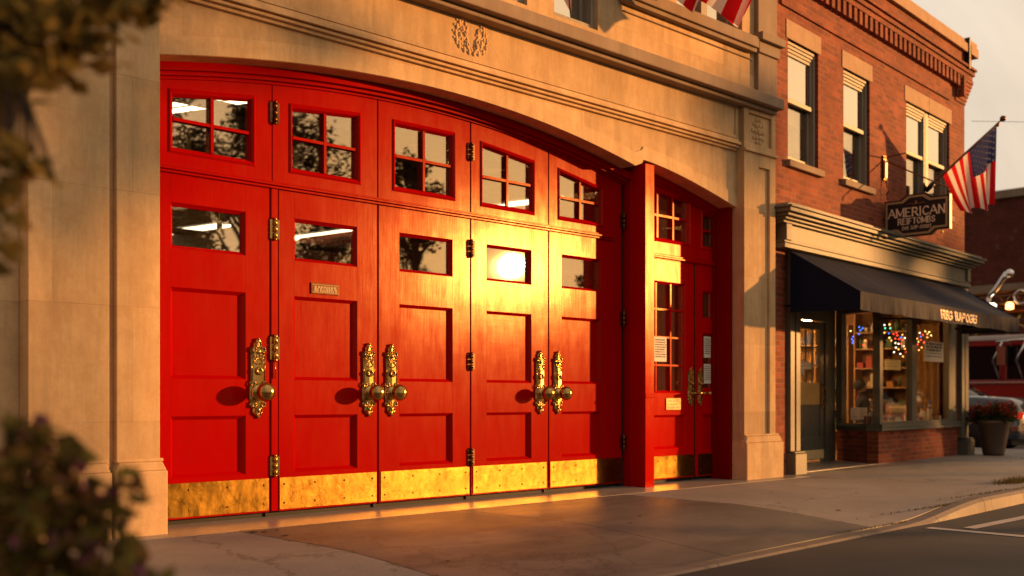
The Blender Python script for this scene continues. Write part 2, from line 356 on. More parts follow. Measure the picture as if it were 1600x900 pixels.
# left piers and walls
w = MB()
w.box(-3.0, 2.66, .16, .5, -.15, 7.4)                # set-back wall at the far left
w.box(2.66, 3.60, .06, .5, -.15, 4.08)
w.box(2.66, 3.222, 0, .06, .5, 4.08); w.box(3.272, 3.60, 0, .06, .5, 4.08)
fp(w, 'pier', M['stone'], .006)
w = MB()
for x0, x1 in ((2.62, 3.222), (3.245, 3.64)):
    w.box(x0, x1, -.045, .06, -.14, .47); w.prism([(x0, .47), (x1, .47), (x1-.035, .535), (x0+.035, .535)], -.03, .06); w.box(x0+.02, x1-.02, -.018, .055, .535, .56)
fp(w, 'plinth', M['stone_plain'], .008)
# spandrel above both arches
xs = [3.60+i*(9.17-3.60)/40 for i in range(41)]
low = [(x, arch1(x)) for x in xs]+[(9.285, 3.602)]+[(x, arch2(x)) for x in [9.31+i*(11.10-9.31)/16 for i in range(17)]]
def strip_wall(mb, low, ztop, y0, y1):
    for (a, za), (b, zb) in zip(low[:-1], low[1:]):
        mb.quad((a, y0, za), (b, y0, zb), (b, y0, ztop), (a, y0, ztop))
        mb.quad((a, y0, za), (a, y1, za), (b, y1, zb), (b, y0, zb))
w = MB(); strip_wall(w, low, 4.02, YS, .40); fp(w, 'spandrel', M['stone'])
w = MB()                                              # raised archivolt band, 14 cm deep
for seq in (low,):
    for (a, za), (b, zb) in zip(seq[:-1], seq[1:]):
        w.quad((a, YS-.012, za+.003), (b, YS-.012, zb+.003), (b, YS-.012, zb+.15), (a, YS-.012, za+.15))
        w.quad((a, YS-.012, za+.15), (b, YS-.012, zb+.15), (b, YS, zb+.15), (a, YS, za+.15))
        w.quad((a, YS-.012, za+.003), (a, YS+.002, za+.003), (b, YS+.002, zb+.003), (b, YS-.012, zb+.003))
fp(w, 'archivolt', M['stone_plain'])
# moulding one, frieze, ledge, upper wall
w = MB()
for z0, z1, y0 in ((4.02, 4.05, .085), (4.05, 4.075, .05), (4.083, 4.118, .02), (4.118, 4.15, .045)): w.box(3.3 if z0 < 4 else 2.66, 11.07, y0, .13, z0, z1)
w.box(2.66, 11.07, .09, .13, 4.075, 4.083)
fp(w, 'string_course', M['stone_plain'], .004)
w = MB(); w.box(2.66, 11.10, .07, .5, 4.15, 4.62)
w.box(2.66, 11.04, .055, .07, 4.56, 4.60); w.box(11.0, 11.04, .055, .07, 4.2, 4.56); w.box(2.66, 11.04, .055, .07, 4.16, 4.20)
fp(w, 'frieze', M['stone'], .003)
w = MB(); w.box(2.55, 11.76, -.15, .5, 4.60, 4.735); w.box(2.6, 11.74, -.06, .5, 4.55, 4.60)
w.prism([(2.6, 4.735), (11.75, 4.735), (11.75, 4.76), (2.6, 4.76)], -.08, .3)
fp(w, 'ledge', M['stone_dirty'], .012)
w = MB()                                              # upper wall between window openings
UPW = [(3.05, 3.75, 4.86), (4.2, 4.9, 4.86), (5.55, 6.15, 4.86), (6.72, 7.42, 4.86), (7.80, 8.46, 4.86), (9.80, 11.10, 5.42)]
px_ = 2.66
for a, b, z in UPW:
    w.box(px_, a, .03, .5, 4.76, 7.4); w.box(a, b, .03, .5, 4.76, z); px_ = b
    w.box(a, b, .03, .5, 6.7, 7.4)
w.box(px_, 11.78, .03, .5, 4.76, 7.4)
fp(w, 'upper_wall', M['stone'])
w = MB(); w.box(8.75, 11.30, -.085, .03, 5.29, 5.42); w.box(8.8, 11.3, -.05, .03, 5.24, 5.29); w.box(8.85, 11.3, .01, .03, 5.16, 5.175)
w.box(11.32, 11.84, -.12, .03, 5.40, 5.50); w.box(11.34, 11.80, -.06, .03, 5.26, 5.40); w.box(11.36, 11.78, -.03, .03, 4.76, 5.26); w.box(11.36, 11.78, -.03, .03, 5.50, 7.4)
fp(w, 'upper_ledge', M['stone_dirty'], .01)
for a, b, z in UPW:
    g = MB(); g.box(a+.1, b-.1, .22, .225, z+.08, 6.65)
    f = MB(); f.box(a, a+.05, .08, .3, z, 6.7); f.box(b-.05, b, .08, .3, z, 6.7); f.box(a+.05, b-.05, .08, .3, z, z+.06)
    f.box(a+.05, a+.1, .19, .26, z+.06, 6.7); f.box(b-.1, b-.05, .19, .26, z+.06, 6.7); f.box(a+.1, b-.1, .19, .26, z+.06, z+.1)
    if b-a > 1: f.box((a+b)/2-.06, (a+b)/2+.06, .12, .3, z+.1, 6.65)
    wf = fp(f, 'window', M['sash'], .004); p = fp(g, 'pane', M['upglass'], parent=wf)
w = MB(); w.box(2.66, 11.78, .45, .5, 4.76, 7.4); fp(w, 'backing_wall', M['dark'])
# right pilaster, capital block, plinth
w = MB(); X0, X1, RX0, RX1 = 11.10, 11.79, 11.42, 11.66
w.box(X0, X1, .035, 2.0, -.1, 4.55)
w.box(X0, RX0, 0, .035, .5, 4.02); w.box(RX1, X1, 0, .035, .5, 4.02); w.box(RX0, RX1, 0, .035, 3.86, 4.02)
w.box(X0-.01, X1+.02, -.03, .035, 4.02, 4.055); 
cx0, cx1, cz0, cz1 = 11.20, 11.70, 4.13, 4.50
w.box(X0, cx0, 0, .035, 4.055, 4.55); w.box(cx1, X1, 0, .035, 4.055, 4.55); w.box(cx0, cx1, 0, .035, 4.055, cz0); w.box(cx0, cx1, 0, .035, cz1, 4.55)
fp(w, 'pilaster', M['stone'], .006)
w = MB(); w.box(X0-.005, X1+.12, -.045, .4, -.14, .45); w.prism([(X0-.005, .45), (X1+.12, .45), (X1+.06, .53), (X0+.02, .53)], -.03, .3); w.box(X0, X1+.05, -.02, .034, .53, .555)
fp(w, 'plinth', M['stone_plain'], .012)
# carved reliefs
def relief(name, cx, cz, y, kind):
    m = MB(); rnd = random.Random(3)
    if kind == 'rosette':
        for ring, (n_, r_, s_) in enumerate(((1, 0, .05), (6, .075, .035), (10, .125, .028))):
            for k in range(n_):
                q = 2*math.pi*k/n_; m.ball((cx+r_*math.cos(q), y, cz+r_*math.sin(q)*1.15), s_, 1, .7, 1.1, 10)
        for k in range(8): q = 2*math.pi*k/8; m.torus((cx+.1*math.cos(q), y, cz+.1*math.sin(q)), .025, .008, 'y', 8, 5)
    else:                                             # a wreath of two leafy sprays around a small shield
        path = [(.03, -.135), (.09, -.125), (.15, -.10), (.185, -.05), (.195, .01), (.18, .07), (.15, .12), (.12, .155)]
        for sx in (-1, 1):
            for k, (a, c) in enumerate(path):
                m.ball((cx+sx*a, y, cz+c), .026, .9, .6, 1.3, 8); m.ball((cx+sx*(a+.03), y, cz+c+.012), .017, 1.3, .6, .8, 6); m.ball((cx+sx*(a-.035), y, cz+c+.02), .018, 1.2, .6, .9, 6)
            for k in range(15): m.ball((cx+sx*(.105+rnd.uniform(-.055, .055)), y, cz+rnd.uniform(-.09, .12)), rnd.uniform(.012, .024), 1, .7, 1.3, 6)
            m.tube([(cx+sx*.01, y, cz-.14), (cx+sx*.07, y-.01, cz-.09), (cx+sx*.05, y, cz-.02), (cx+sx*.10, y, cz+.03)], .013, 6)
            m.torus((cx+sx*.11, y, cz+.06 if sx > 0 else cz+.02), .045, .012, 'y', 12, 5); m.torus((cx+sx*.06, y, cz-.07), .03, .011, 'y', 10, 5)
    return m
fp(relief('', 6.72, 4.385, .07, 'wreath'), 'carved_emblem', M['stone_plain'])
fp(relief('', 11.45, 4.31, .035, 'rosette'), 'carved_rosette', M['stone_plain'])
# rear shell of the building (interior seen through the panes)
w = MB(); w.box(2.7, 12.0, 11.0, 11.2, -.1, 4.6); w.box(2.5, 2.7, .5, 11.2, -.1, 4.6); w.box(12.0, 12.1, 2.0, 11.2, -.1, 4.6)
w.box(2.7, 12.0, .5, 11.0, 4.35, 4.5)
for k in range(9): w.box(2.7, 12.0, 1.6+k*1.05, 1.72+k*1.05, 4.15, 4.35)
fp(w, 'interior_shell', M['intwall'])
w = MB(); w.box(2.3, 12.1, .5, 11.3, 7.3, 7.5); w.box(2.3, 2.5, .5, 11.3, 4.5, 7.3); w.box(11.9, 12.0, 2., 11.3, 4.6, 7.3); w.box(2.3, 12., 11.2, 11.3, 4.5, 7.3)
fp(w, 'roof', M['stone_dirty'])
# red door frame: arched head, post between the doors, jambs
YD = .42
def ring(mb, f, xa, xb, z_off, h, y0, y1, n=36, bulge=0):
    q = [(xa+(xb-xa)*i/n) for i in range(n+1)]
    for a, b in zip(q[:-1], q[1:]):
        za, zb = f(a)-z_off, f(b)-z_off
        mb.quad((a, y0, za-h), (b, y0, zb-h), (b, y0, zb), (a, y0, za))
        mb.quad((a, y0, za-h), (a, y1, za-h), (b, y1, zb-h), (b, y0, zb-h))
        mb.quad((a, y0, za), (b, y0, zb), (b, y1, zb), (a, y1, za))
w = MB()
ring(w, arch1, 3.56, 9.36, -.01, .075, .315, .45); ring(w, arch1, 3.56, 9.36, .065, .03, .36, .45); ring(w, arch1, 3.56, 9.36, .095, .022, .40, .45)
fp(w, 'door_head', M['red']); w = MB()
ring(w, arch2, 9.53, 11.12, -.01, .07, .335, .45); ring(w, arch2, 9.53, 11.12, .06, .03, .37, .45)
fp(w, 'door_head', M['red'])
w = MB(); w.box(9.364, 9.523, .128, .46, 0.0, 3.62)
w.box(9.362, 9.525, .120, .128, 1.005, 1.04)
w.box(9.356, 9.364, .18, .20, .45, 1.0); w.box(9.354, 9.364, .33, .345, 0, 3.6)
fp(w, 'door_post', M['red_side'], .006)
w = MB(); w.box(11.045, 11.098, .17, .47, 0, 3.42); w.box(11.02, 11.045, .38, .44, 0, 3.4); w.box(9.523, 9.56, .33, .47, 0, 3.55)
fp(w, 'door_jamb', M['red_shaded'], .004)
w = MB(); w.box(3.4, 11.2, .49, .50, 0, .03); w.box(3.45, 3.60, .30, .5, 0, 3.7)
w.box(9.305, 9.364, .455, .5, 0, 3.7)
for x in (4.776, 5.895, 7.022, 8.12, 10.675): w.box(x-.012, x+.012, .475, .5, 0.0, 3.6)
fp(w, 'door_seal_and_dark_gaps', M['black'])  # weatherstrip at the floor; black strips stand for the dark of the gaps
# ----- door leaves
def rim(mb, P, y, wd, dp):
    """sloping moulding around an opening; P = 4 corners (x,z) ccw; returns inner corners"""
    cx = sum(p[0] for p in P)/4; cz = sum(p[1] for p in P)/4
    Q = [(p[0]+(wd if p[0] < cx else -wd), p[1]+(wd if p[1] < cz else -wd)) for p in P]
    for i in range(4):
        j = (i+1) % 4
        mb.quad((P[i][0], y, P[i][1]), (P[j][0], y, P[j][1]), (Q[j][0], y+dp, Q[j][1]), (Q[i][0], y+dp, Q[i][1]))
    return Q
def frame_bead(mb, P, y, wd=.016, out=.035):
    cx = sum(p[0] for p in P)/4; cz = sum(p[1] for p in P)/4
    A = [(p[0]+(-out if p[0] < cx else out), p[1]+(-out if p[1] < cz else out)) for p in P]
    B_ = [(p[0]+(wd if p[0] < cx else -wd), p[1]+(wd if p[1] < cz else -wd)) for p in A]
    for i in range(4):
        j = (i+1) % 4
        mb.add([(A[i][0], y-.002, A[i][1]), (A[j][0], y-.002, A[j][1]), (B_[j][0], y-.012, B_[j][1]), (B_[i][0], y-.012, B_[i][1]), (P[i][0], y-.001, P[i][1]), (P[j][0], y-.001, P[j][1])],
               [(0, 1, 2, 3), (3, 2, 5, 4)])
def pane(Q, y, parent, m='glass'):
    g = MB(); g.prism(Q, y, y+.006); return g.build('pane', M[m], parent)
def leaf(x0, x1, u0, u1, ops, z0=.045, z1=2.765, kick=None, name='bay_door', label=None, m='red'):
    """stiles, rails and openings; ops = [(zbottom, ztop, kind)] from low to high"""
    w = MB(); y = YD
    w.box(x0, u0, y, y+.05, z0, z1); w.box(u1, x1, y, y+.05, z0, z1)
    z = z0
    for a, b, k in ops:
        w.box(u0, u1, y, y+.05, z, a)
        Q = rim(w, [(u0, a), (u1, a), (u1, b), (u0, b)], y, .028, .034)
        if k == 'panel': w.quad(*[(q[0], y+.034, q[1]) for q in Q])
        z = b
    w.box(u0, u1, y, y+.05, z, z1)
    o = w.build(name, M[m], fs, .0012, FM)
    if label: o['label'] = label
    for a, b, k in ops:
        if k != 'panel':
            Q = [(u0+.02, a+.02), (u1-.02, a+.02), (u1-.02, b-.02), (u0+.02, b-.02)]
            pane(Q, y+.036, o)
            if k != 'glass':                          # muntins: (columns, rows)
                c, r = k; mm = MB()
                for i in range(1, c): xx = u0+(u1-u0)*i/c; mm.box(xx-.011, xx+.011, y+.012, y+.034, a+.02, b-.02)
                for i in range(1, r): zz = a+(b-a)*i/r; mm.box(u0+.02, u1-.02, y+.014, y+.034, zz-.011, zz+.011)
                mm.build('muntin', M[m], o)
    if kick:
        kx0, kx1, kz0, kz1 = kick; kp = MB(); kp.box(kx0, kx1, y-.006, y+.002, kz0, kz1)
        nx = 4 if kx1-kx0 > .6 else 3 if kx1-kx0 > .4 else 2
        for i in range(nx):
            for zz in (kz0+.055, kz1-.055):
                xx = kx0+.045+(kx1-kx0-.09)*i/(nx-1)
                kp.ball((xx, y-.006, zz), .0095, 1, .8, 1, 8)
        kp.build('kick_plate', M['brass'], o)
    return o
OPS = [(.37, .855, 'panel'), (1.155, 1.87, 'panel'), (2.175, 2.535, 'glass')]
LV = [(3.62, 4.768, 3.89, 4.545, (3.66, 4.76)), (4.86, 5.885, 5.01, 5.665, (4.865, 5.875)), (5.905, 7.012, 6.14, 6.79, (5.925, 7.0)),
      (7.032, 8.11, 7.235, 7.865, (7.055, 8.085)), (8.13, 9.30, 8.32, 8.95, (8.145, 9.285))]
doors = []
for i, (a, b, c, d, k) in enumerate(LV):
    doors.append(leaf(a, b, c, d, OPS, kick=(k[0], k[1], .06, .328)))
w = MB(); w.box(4.783, 4.848, YD-.006, YD+.04, .05, 2.765); fp(w, 'meeting_stile', M['red'], .004)
# transom lights above, each with its arched head
def transom(x0, x1, u0, u1, zb, zt0, zt1, f, cols=2, z0=2.825, off=.117, name='transom_light', m='red'):
    w = MB(); y = YD
    n = 8
    top = lambda x: f(x)-off
    def strip(xa, xb, lo, hi):
        for i in range(n):
            a = xa+(xb-xa)*i/n; b = xa+(xb-xa)*(i+1)/n
            w.quad((a, y, lo(a)), (b, y, lo(b)), (b, y, hi(b)), (a, y, hi(a)))
    strip(x0, u0, lambda x: z0, top); strip(u1, x1, lambda x: z0, top); strip(u0, u1, lambda x: z0, lambda x: zb)
    lt = lambda x: zt0+(zt1-zt0)*(x-u0)/(u1-u0)
    strip(u0, u1, lt, top)
    w.quad((x0, y, z0), (x0, y, top(x0)), (x0, y+.05, top(x0)), (x0, y+.05, z0)); w.quad((x1, y, z0), (x1, y+.05, z0), (x1, y+.05, top(x1)), (x1, y, top(x1)))
    P = [(u0, zb), (u1, zb), (u1, zt1), (u0, zt0)]
    frame_bead(w, P, y); Q = rim(w, P, y, .02, .034)
    o = w.build(name, M[m], fs, 0, FM)
    pane([(u0+.01, zb+.01), (u1-.01, zb+.01), (u1-.01, zt1-.01), (u0+.01, zt0-.01)], y+.036, o)
    mm = MB()
    for i in range(1, cols):
        xx = u0+(u1-u0)*i/cols; mm.box(xx-.013, xx+.013, y+.008, y+.034, zb+.015, lt(xx)-.015)
    h0 = zb+(zt0-zb)*.5; h1 = zb+(zt1-zb)*.5; h0 = h1 = (h0+h1)/2
    mm.box(u0+.015, u1-.015, y+.010, y+.034, h0-.013, h0+.013)
    mm.build('muntin', M[m], o)
    return o
TR = [(3.62, 4.79, 3.90, 4.60, 2.955, 3.385, 3.475), (4.80, 5.885, 4.99, 5.67, 2.95, 3.475, 3.53), (5.90, 7.012, 6.09, 6.79, 2.945, 3.54, 3.545),
      (7.032, 8.11, 7.18, 7.88, 2.935, 3.52, 3.44), (8.13, 9.30, 8.29, 8.95, 2.93, 3.42, 3.30)]
for a in TR: transom(*a, arch1)
w = MB(); w.box(3.62, 9.3, YD+.001, YD+.05, 2.765, 2.825)
w.box(3.62, 9.14, YD-.022, YD, 2.762, 2.782); w.box(3.62, 9.14, YD-.036, YD, 2.786, 2.806); w.box(3.62, 9.14, YD-.018, YD, 2.809, 2.824)
fp(w, 'transom_rail', M['red'], .004)
# pedestrian doors on the right
sd = leaf(9.57, 10.655, 9.66, 10.49, [(.40, .80, 'panel'), (1.06, 2.375, (3, 4))], z1=2.63, kick=(9.59, 10.64, .06, .315), name='entrance_door', label='single red entrance door with a grid of small panes', m='red_side')
sl = leaf(10.695, 11.13, 10.83, 11.04, [(.36, .80, 'panel'), (1.10, 1.80, 'glass'), (1.97, 2.32, 'glass')], z1=2.63, kick=(10.735, 11.09, .06, .315), name='entrance_door', label='narrow red side leaf with two small glazed openings', m='red_side')
transom(9.56, 10.69, 9.66, 10.555, 2.87, 3.47, 3.385, arch2, 3, 2.70, .1, m='red_side')
transom(10.70, 11.12, 10.83, 11.05, 2.86, 3.29, 3.25, arch2, 1, 2.70, .09, m='red_side')
w = MB(); w.box(9.56, 11.12, YD+.001, YD+.05, 2.63, 2.70); w.box(9.56, 11.08, YD-.03, YD, 2.645, 2.665); w.box(9.56, 11.08, YD-.018, YD, 2.668, 2.69)
fp(w, 'transom_rail', M['red_side'], .004)
w = MB(); w.box(10.666, 10.684, YD-.008, YD+.03, .05, 2.62); fp(w, 'astragal', M['brass_dark'], .003)
# hinges
def hinge(x, z, h=.16, y=YD, m='brass_orn', r=.017, par=None, pin=False):
    b = MB()
    b.box(x-.045, x-.008, y-.008, y, z-h/2, z+h/2); b.box(x+.008, x+.045, y-.010, y, z-h/2, z+h/2)
    for k in range(3): b.lathe([(0, -h/6+.003), (r, -h/6+.004), (r, h/6-.004), (0, h/6-.003)], (x, y-.018, z-h/3+k*h/3), seg=10)
    b.ball((x, y-.018, z+h/2+.004), r*.9, seg=8); b.ball((x, y-.018, z-h/2-.004), r*.9, seg=8)
    if pin: b.tube([(x, y-.018, z-h/2), (x, y-.018, z-h/2-.16)], .005, 6)
    return b.build('hinge', M[m], par or doors[1])
for z in (2.42, .43): hinge(4.815, z)
hinge(4.815, 1.42, .19, r=.022, pin=True)
for z in (3.42, 2.47, 1.36, .42): hinge(7.022, z, .15, m='brass_dark', par=doors[3])
hinge(4.815, 3.40, .17, m='brass_dark')
for z in (3.0, 1.9, .5): hinge(9.32, z, .15, m='brass_dark', par=doors[4])
# ornate handles: long pierced back plate, cylinder, round knob
def handle(x, par, s=1.0, kr=.075, lever=0, vs=1.0):
    b = MB(); y = YD-.004
    prof = [(0, .338), (.018, .325), (.032, .30), (.036, .275), (.030, .258), (.052, .262), (.072, .25), (.064, .225), (.060, .20), (.060, -.02), (.072, -.035), (.066, -.06), (.070, -.1), (.070, -.17), (.062, -.2),
            (.072, -.215), (.055, -.24), (.042, -.245), (.045, -.27), (.030, -.30), (.012, -.318), (0, -.33)]
    cz = 1.16
    def q(r, h): return (x+r*s, cz+h)
    lp = [q(-r, h) for r, h in prof]; rp = [q(r, h) for r, h in prof]
    for i in range(len(prof)-1):                       # plate as mirrored strips with a domed middle
        for sgn, pts in ((-1, lp), (1, rp)):
            (xa, za), (xb, zb) = pts[i], pts[i+1]
            f1 = [(xa, y, za), (xb, y, zb), (x+(xb-x)*.75, y-.014, zb), (x+(xa-x)*.75, y-.014, za)]
            f2 = [(x+(xa-x)*.75, y-.014, za), (x+(xb-x)*.75, y-.014, zb), (x, y-.018, zb), (x, y-.018, za)]
            b.quad(*(f1 if sgn < 0 else f1[::-1])); b.quad(*(f2 if sgn < 0 else f2[::-1]))
    yr = y-.018
    b.torus((x, yr, cz+.285), .022*s, .007, 'y', 12, 6); b.ball((x, yr, cz+.325), .012, seg=8)
    for sg in (-1, 1):
        b.torus((x+sg*.038*s, yr, cz+.243), .018*s, .007, 'y', 10, 6); b.torus((x+sg*.026*s, yr, cz+.205), .02*s, .006, 'y', 10, 6)
        b.tube([(x+sg*.05*s, yr, cz+.18), (x+sg*.02*s, yr-.004, cz+.165), (x+sg*.045*s, yr, cz+.14), (x+sg*.012*s, yr-.003, cz+.12)], .006, 6)
        b.torus((x+sg*.048*s, yr, cz-.04), .018*s, .007, 'y', 10, 6); b.torus((x+sg*.04*s, yr, cz-.215), .018*s, .007, 'y', 10, 6)
        b.tube([(x+sg*.012*s, yr, cz-.30), (x+sg*.03*s, yr, cz-.275), (x+sg*.022*s, yr, cz-.245), (x+sg*.006*s, yr, cz-.235)], .006, 6)
        b.tube([(x+sg*.057*s, yr+.008, cz+.19), (x+sg*.057*s, yr+.008, cz-.02)], .0045, 6)
    b.ball((x, yr, cz+.225), .024*s, 1, .6, 1, 10); b.torus((x, yr, cz+.185), .018*s, .006, 'y', 10, 6); b.ball((x, yr, cz-.26), .018*s, 1, .5, 1.3, 8)
    b.lathe([(.034, 0), (.034, -.02), (.026, -.028), (.018, -.028), (.017, -.014), (0, -.014)], (x, yr+.006, cz+.065), 'y', 20)   # lock cylinder
    if lever:
        b.lathe([(.034, 0), (.034, -.02), (.018, -.03), (.016, -.09), (.0, -.09)], (x, yr+.006, 1.05), 'y', 16)
        b.lathe([(0, 0), (.022, 0), (.030, .012), (.030, .05), (.020, .066), (0, .07)], (x, yr-.085-.066+.12*0, 1.05), 'y', 16)
    else:
        b.lathe([(.062*s, 0), (.066*s, -.012), (.05*s, -.02), (.024*s, -.028), (.02*s, -.05), (.026*s, -.055)], (x, yr+.006, 1.05), 'y', 24)
        b.ball((x, yr-.05-kr*.82, 1.05), kr, 1, .86, 1, 28)
        b.torus((x, yr-.052, 1.05), kr*.42, .006, 'y', 20, 6)
    if vs != 1: b.v = [(p[0], p[1], 1.08+(p[2]-1.08)*vs) for p in b.v]
    return b.build('door_handle', M['brass_orn'], par)
handle(4.655, doors[0], 1.08, .079); handle(5.785, doors[1]); handle(6.04, doors[2]); handle(7.985, doors[3], .95, .073); handle(8.25, doors[4], .95, .073)
handle(10.575, sd, .75, .045, 1, .72); handle(10.765, sl, .62, .045, 1, .70)
# small engraved plates
def plate(x0, x1, z0, z1, par, rows):
    b = MB(); b.box(x0, x1, YD-.010, YD+.002, z0, z1); b.build('name_plate', M['brass_dark'], par, .002)
    b = MB(); rnd = random.Random(int(x0*100))
    e = .012; b.box(x0+e, x1-e, YD-.0118, YD-.0105, z1-e-.004, z1-e); b.box(x0+e, x1-e, YD-.0118, YD-.0105, z0+e, z0+e+.004)
    for r_ in range(rows):
        zz = z1-.035-(z1-z0-.06)*r_/max(1, rows-1)*.95; xx = x0+.03
        while xx < x1-.045:
            l = rnd.uniform(.010, .026); b.box(xx, xx+l, YD-.0122, YD-.0105, zz-.008, zz+.008); xx += l+rnd.choice((.005, .005, .014))
    b.build('engraving', M['signgold'], par)
plate(5.175, 5.465, 1.905, 2.0, doors[1], 3); plate(10.10, 10.38, .86, 1.0, sd, 3)
# notices behind and on the glass
def notice(name_lbl, x0, x1, z0, z1, y, rows, seed, mtx=None, hdr=False, cat='notice', group=None, face=-1, mp='paper'):
    root = thing('paper_notice', name_lbl, cat, (0, 0, 0), 0, group)
    if mtx is not None: root.matrix_world = mtx @ Matrix.Translation(((x0+x1)/2, y, z0))
    else: root.location = ((x0+x1)/2, y, z0)
    W, H = x1-x0, z1-z0
    b = MB(); b.box(-W/2, W/2, -.0015, .0015, 0, H); b.build('sheet', M[mp], root)
    b = MB(); rnd = random.Random(seed)
    for r_ in range(rows):
        hh = H*.045 if not (hdr and r_ < 3) else H*.12
        zz = H*(.88-.78*r_/rows); xx = -W*.42
        while xx < W*.36:
            l = rnd.uniform(.03, .09)*W*(1.6 if hdr and r_ < 3 else 1); b.box(xx, min(xx+l, W*.44), -.003, -.0017, zz-hh/2, zz+hh/2); xx += l+W*rnd.choice((.02, .02, .05))
    b.build('printed_text', M['ink'], root)
    return root
notice('white sheet taped inside the entrance door pane above the brass handle', 9.90, 10.13, 1.43, 1.72, YD+.012, 8, 1)
notice('upper white sheet in the narrow side leaf beside the entrance door', 10.87, 11.01, 1.50, 1.76, YD+.012, 8, 2)
notice('lower white sheet in the narrow side leaf beside the entrance door', 10.87, 11.01, 1.18, 1.42, YD+.012, 7, 3)
# inside the garage: strip lights, pole, pipes, a stored engine
tube_m = emit('fluorescent_tube', (1, .86, .62), 9); 
def strip_light(px, y, w, L, lbl, dirv=(-.38, .92)):
    p = at(px, y, w); d = Vector((dirv[0], dirv[1], 0)).normalized()
    r = thing('strip_light', lbl, 'ceiling light', p, 0, 'strip lights inside the fire station garage')
    n_ = Vector((-d.y, d.x, 0))
    b = MB()
    for s_ in (-.09, .09): b.tube([d*(-L/2)+n_*s_, d*(L/2)+n_*s_], .025, 8)
    b.build('tube', tube_m, r)
    b = MB(); a1, a2 = d*(-L/2)-n_*.14, d*(L/2)-n_*.14; c1, c2 = d*(-L/2)+n_*.14, d*(L/2)+n_*.14
    b.add([(*a1.xy, .04), (*a2.xy, .04), (*c2.xy, .04), (*c1.xy, .04), (*a1.xy, .09), (*a2.xy, .09), (*c2.xy, .09), (*c1.xy, .09)], [(0, 1, 2, 3), (4, 7, 6, 5), (0, 4, 5, 1), (2, 6, 7, 3), (1, 5, 6, 2), (0, 3, 7, 4)])
    b.build('housing', M['cream'], r)
strip_light(333, 160, 10.6, 2.6, 'bright double strip light behind the first transom light from the left')
strip_light(305, 358, 19.0, 1.6, 'small strip light low behind the leftmost door window', (-.2, .95))
strip_light(532, 363, 19.4, 2.6, 'strip light behind the second door window from the left', (-.15, .97))
strip_light(800, 322, 16.6, 2.8, 'strip light glowing through the fourth transom light', (-.25, .95))
strip_light(893, 309, 16.0, 2.2, 'strip light glowing through the fifth transom light', (-.25, .95))
strip_light(925, 428, 24.0, 2.2, 'dim strip light behind the rightmost door window of the bay', (-.2, .95))
p = at(343, 380, 14); r = thing('sliding_pole', 'polished brass sliding pole inside the garage', 'pole', (p.x, p.y, 0))
b = MB(); b.lathe([(.035, 0), (.035, 4.34)], (0, 0, 0), seg=14); b.build('pole', M['brass_orn'], r)
b = MB(); b.lathe([(0, 0), (.3, 0), (.3, .05), (.06, .06), (.05, .1), (.035, .1)], (0, 0, 0), seg=18); b.build('base', M['brass_dark'], r)
rr = thing('storage_shelf', 'metal shelf with brass canisters and gear inside the garage', 'shelf', (5.0, 6.5, 0))
b = MB()
for k in range(4): b.box(-2.0, 2.0, -.3, .3, .5+k*.75, .54+k*.75)
for x in (-2, -.66, .66, 1.96): b.box(x, x+.04, -.3, -.26, 0, 2.9); b.box(x, x+.04, .26, .3, 0, 2.9)
b.build('rack', M['iron'], rr)
rnd = random.Random(5); b = MB(); b.lathe([(0, 0), (.09, 0), (.09, .3), (.04, .38), (.04, .42), (0, .42)], (0, 0, 0), seg=10); can0 = b.build('canister', M['brass_orn'])
for k in range(12):
    o_ = can0 if k == 0 else can0.copy()
    if k: COL.objects.link(o_)
    o_.location = (3.2+(k%6)*.58+rnd.uniform(-.08, .08), 6.5+rnd.uniform(-.1, .12), .541+(1 if k < 6 else 2)*.75)
    tag(o_, 'brass canister standing on the metal shelf inside the garage', 'canister', 'brass canisters on the garage shelf')
b = MB()
for k in range(5): b.tube([(2.8, 1.5+k*1.7, 3.7-.12*k), (11.8, 1.9+k*1.7, 3.75-.12*k)], .05, 8)
fp(b, 'ceiling_pipe', M['iron'])
w = MB(); w.box(2.7, 12, .5, 11, -.02, -.005); fp(w, 'interior_floor', M['dark'])
# wall lantern between the upper windows
ln = thing('wall_lantern', 'black wrought iron lantern on the stone wall between upper windows', 'lantern', (9.0, .03, 5.62))
b = MB(); b.tube([(0, 0, .25), (0, -.18, .32), (0, -.34, .22), (0, -.36, .1)], .014, 8); b.box(-.05, .05, -.02, 0, .1, .4); b.build('bracket', M['iron'], ln)
b = MB()
for sx in (-1, 1):
    for sy in (-1, 1): b.tube([(sx*.075, -.36+sy*.075, -.34), (sx*.1, -.36+sy*.1, 0)], .009, 6)
b.hprism([(-.11, -.47), (.11, -.47), (.11, -.25), (-.11, -.25)], 0, .025); b.hprism([(-.085, -.445), (.085, -.445), (.085, -.275), (-.085, -.275)], -.36, -.34); b.ball((0, -.36, -.375), .025); b.lathe([(.1, .025), (.03, .1), (0, .12)], (0, -.36, 0), seg=4)
b.build('cage', M['iron'], ln)
b = MB(); b.hprism([(-.07, -.43), (.07, -.43), (.07, -.29), (-.07, -.29)], -.33, -.01); b.build('lantern_glass', M['upglass'], ln)
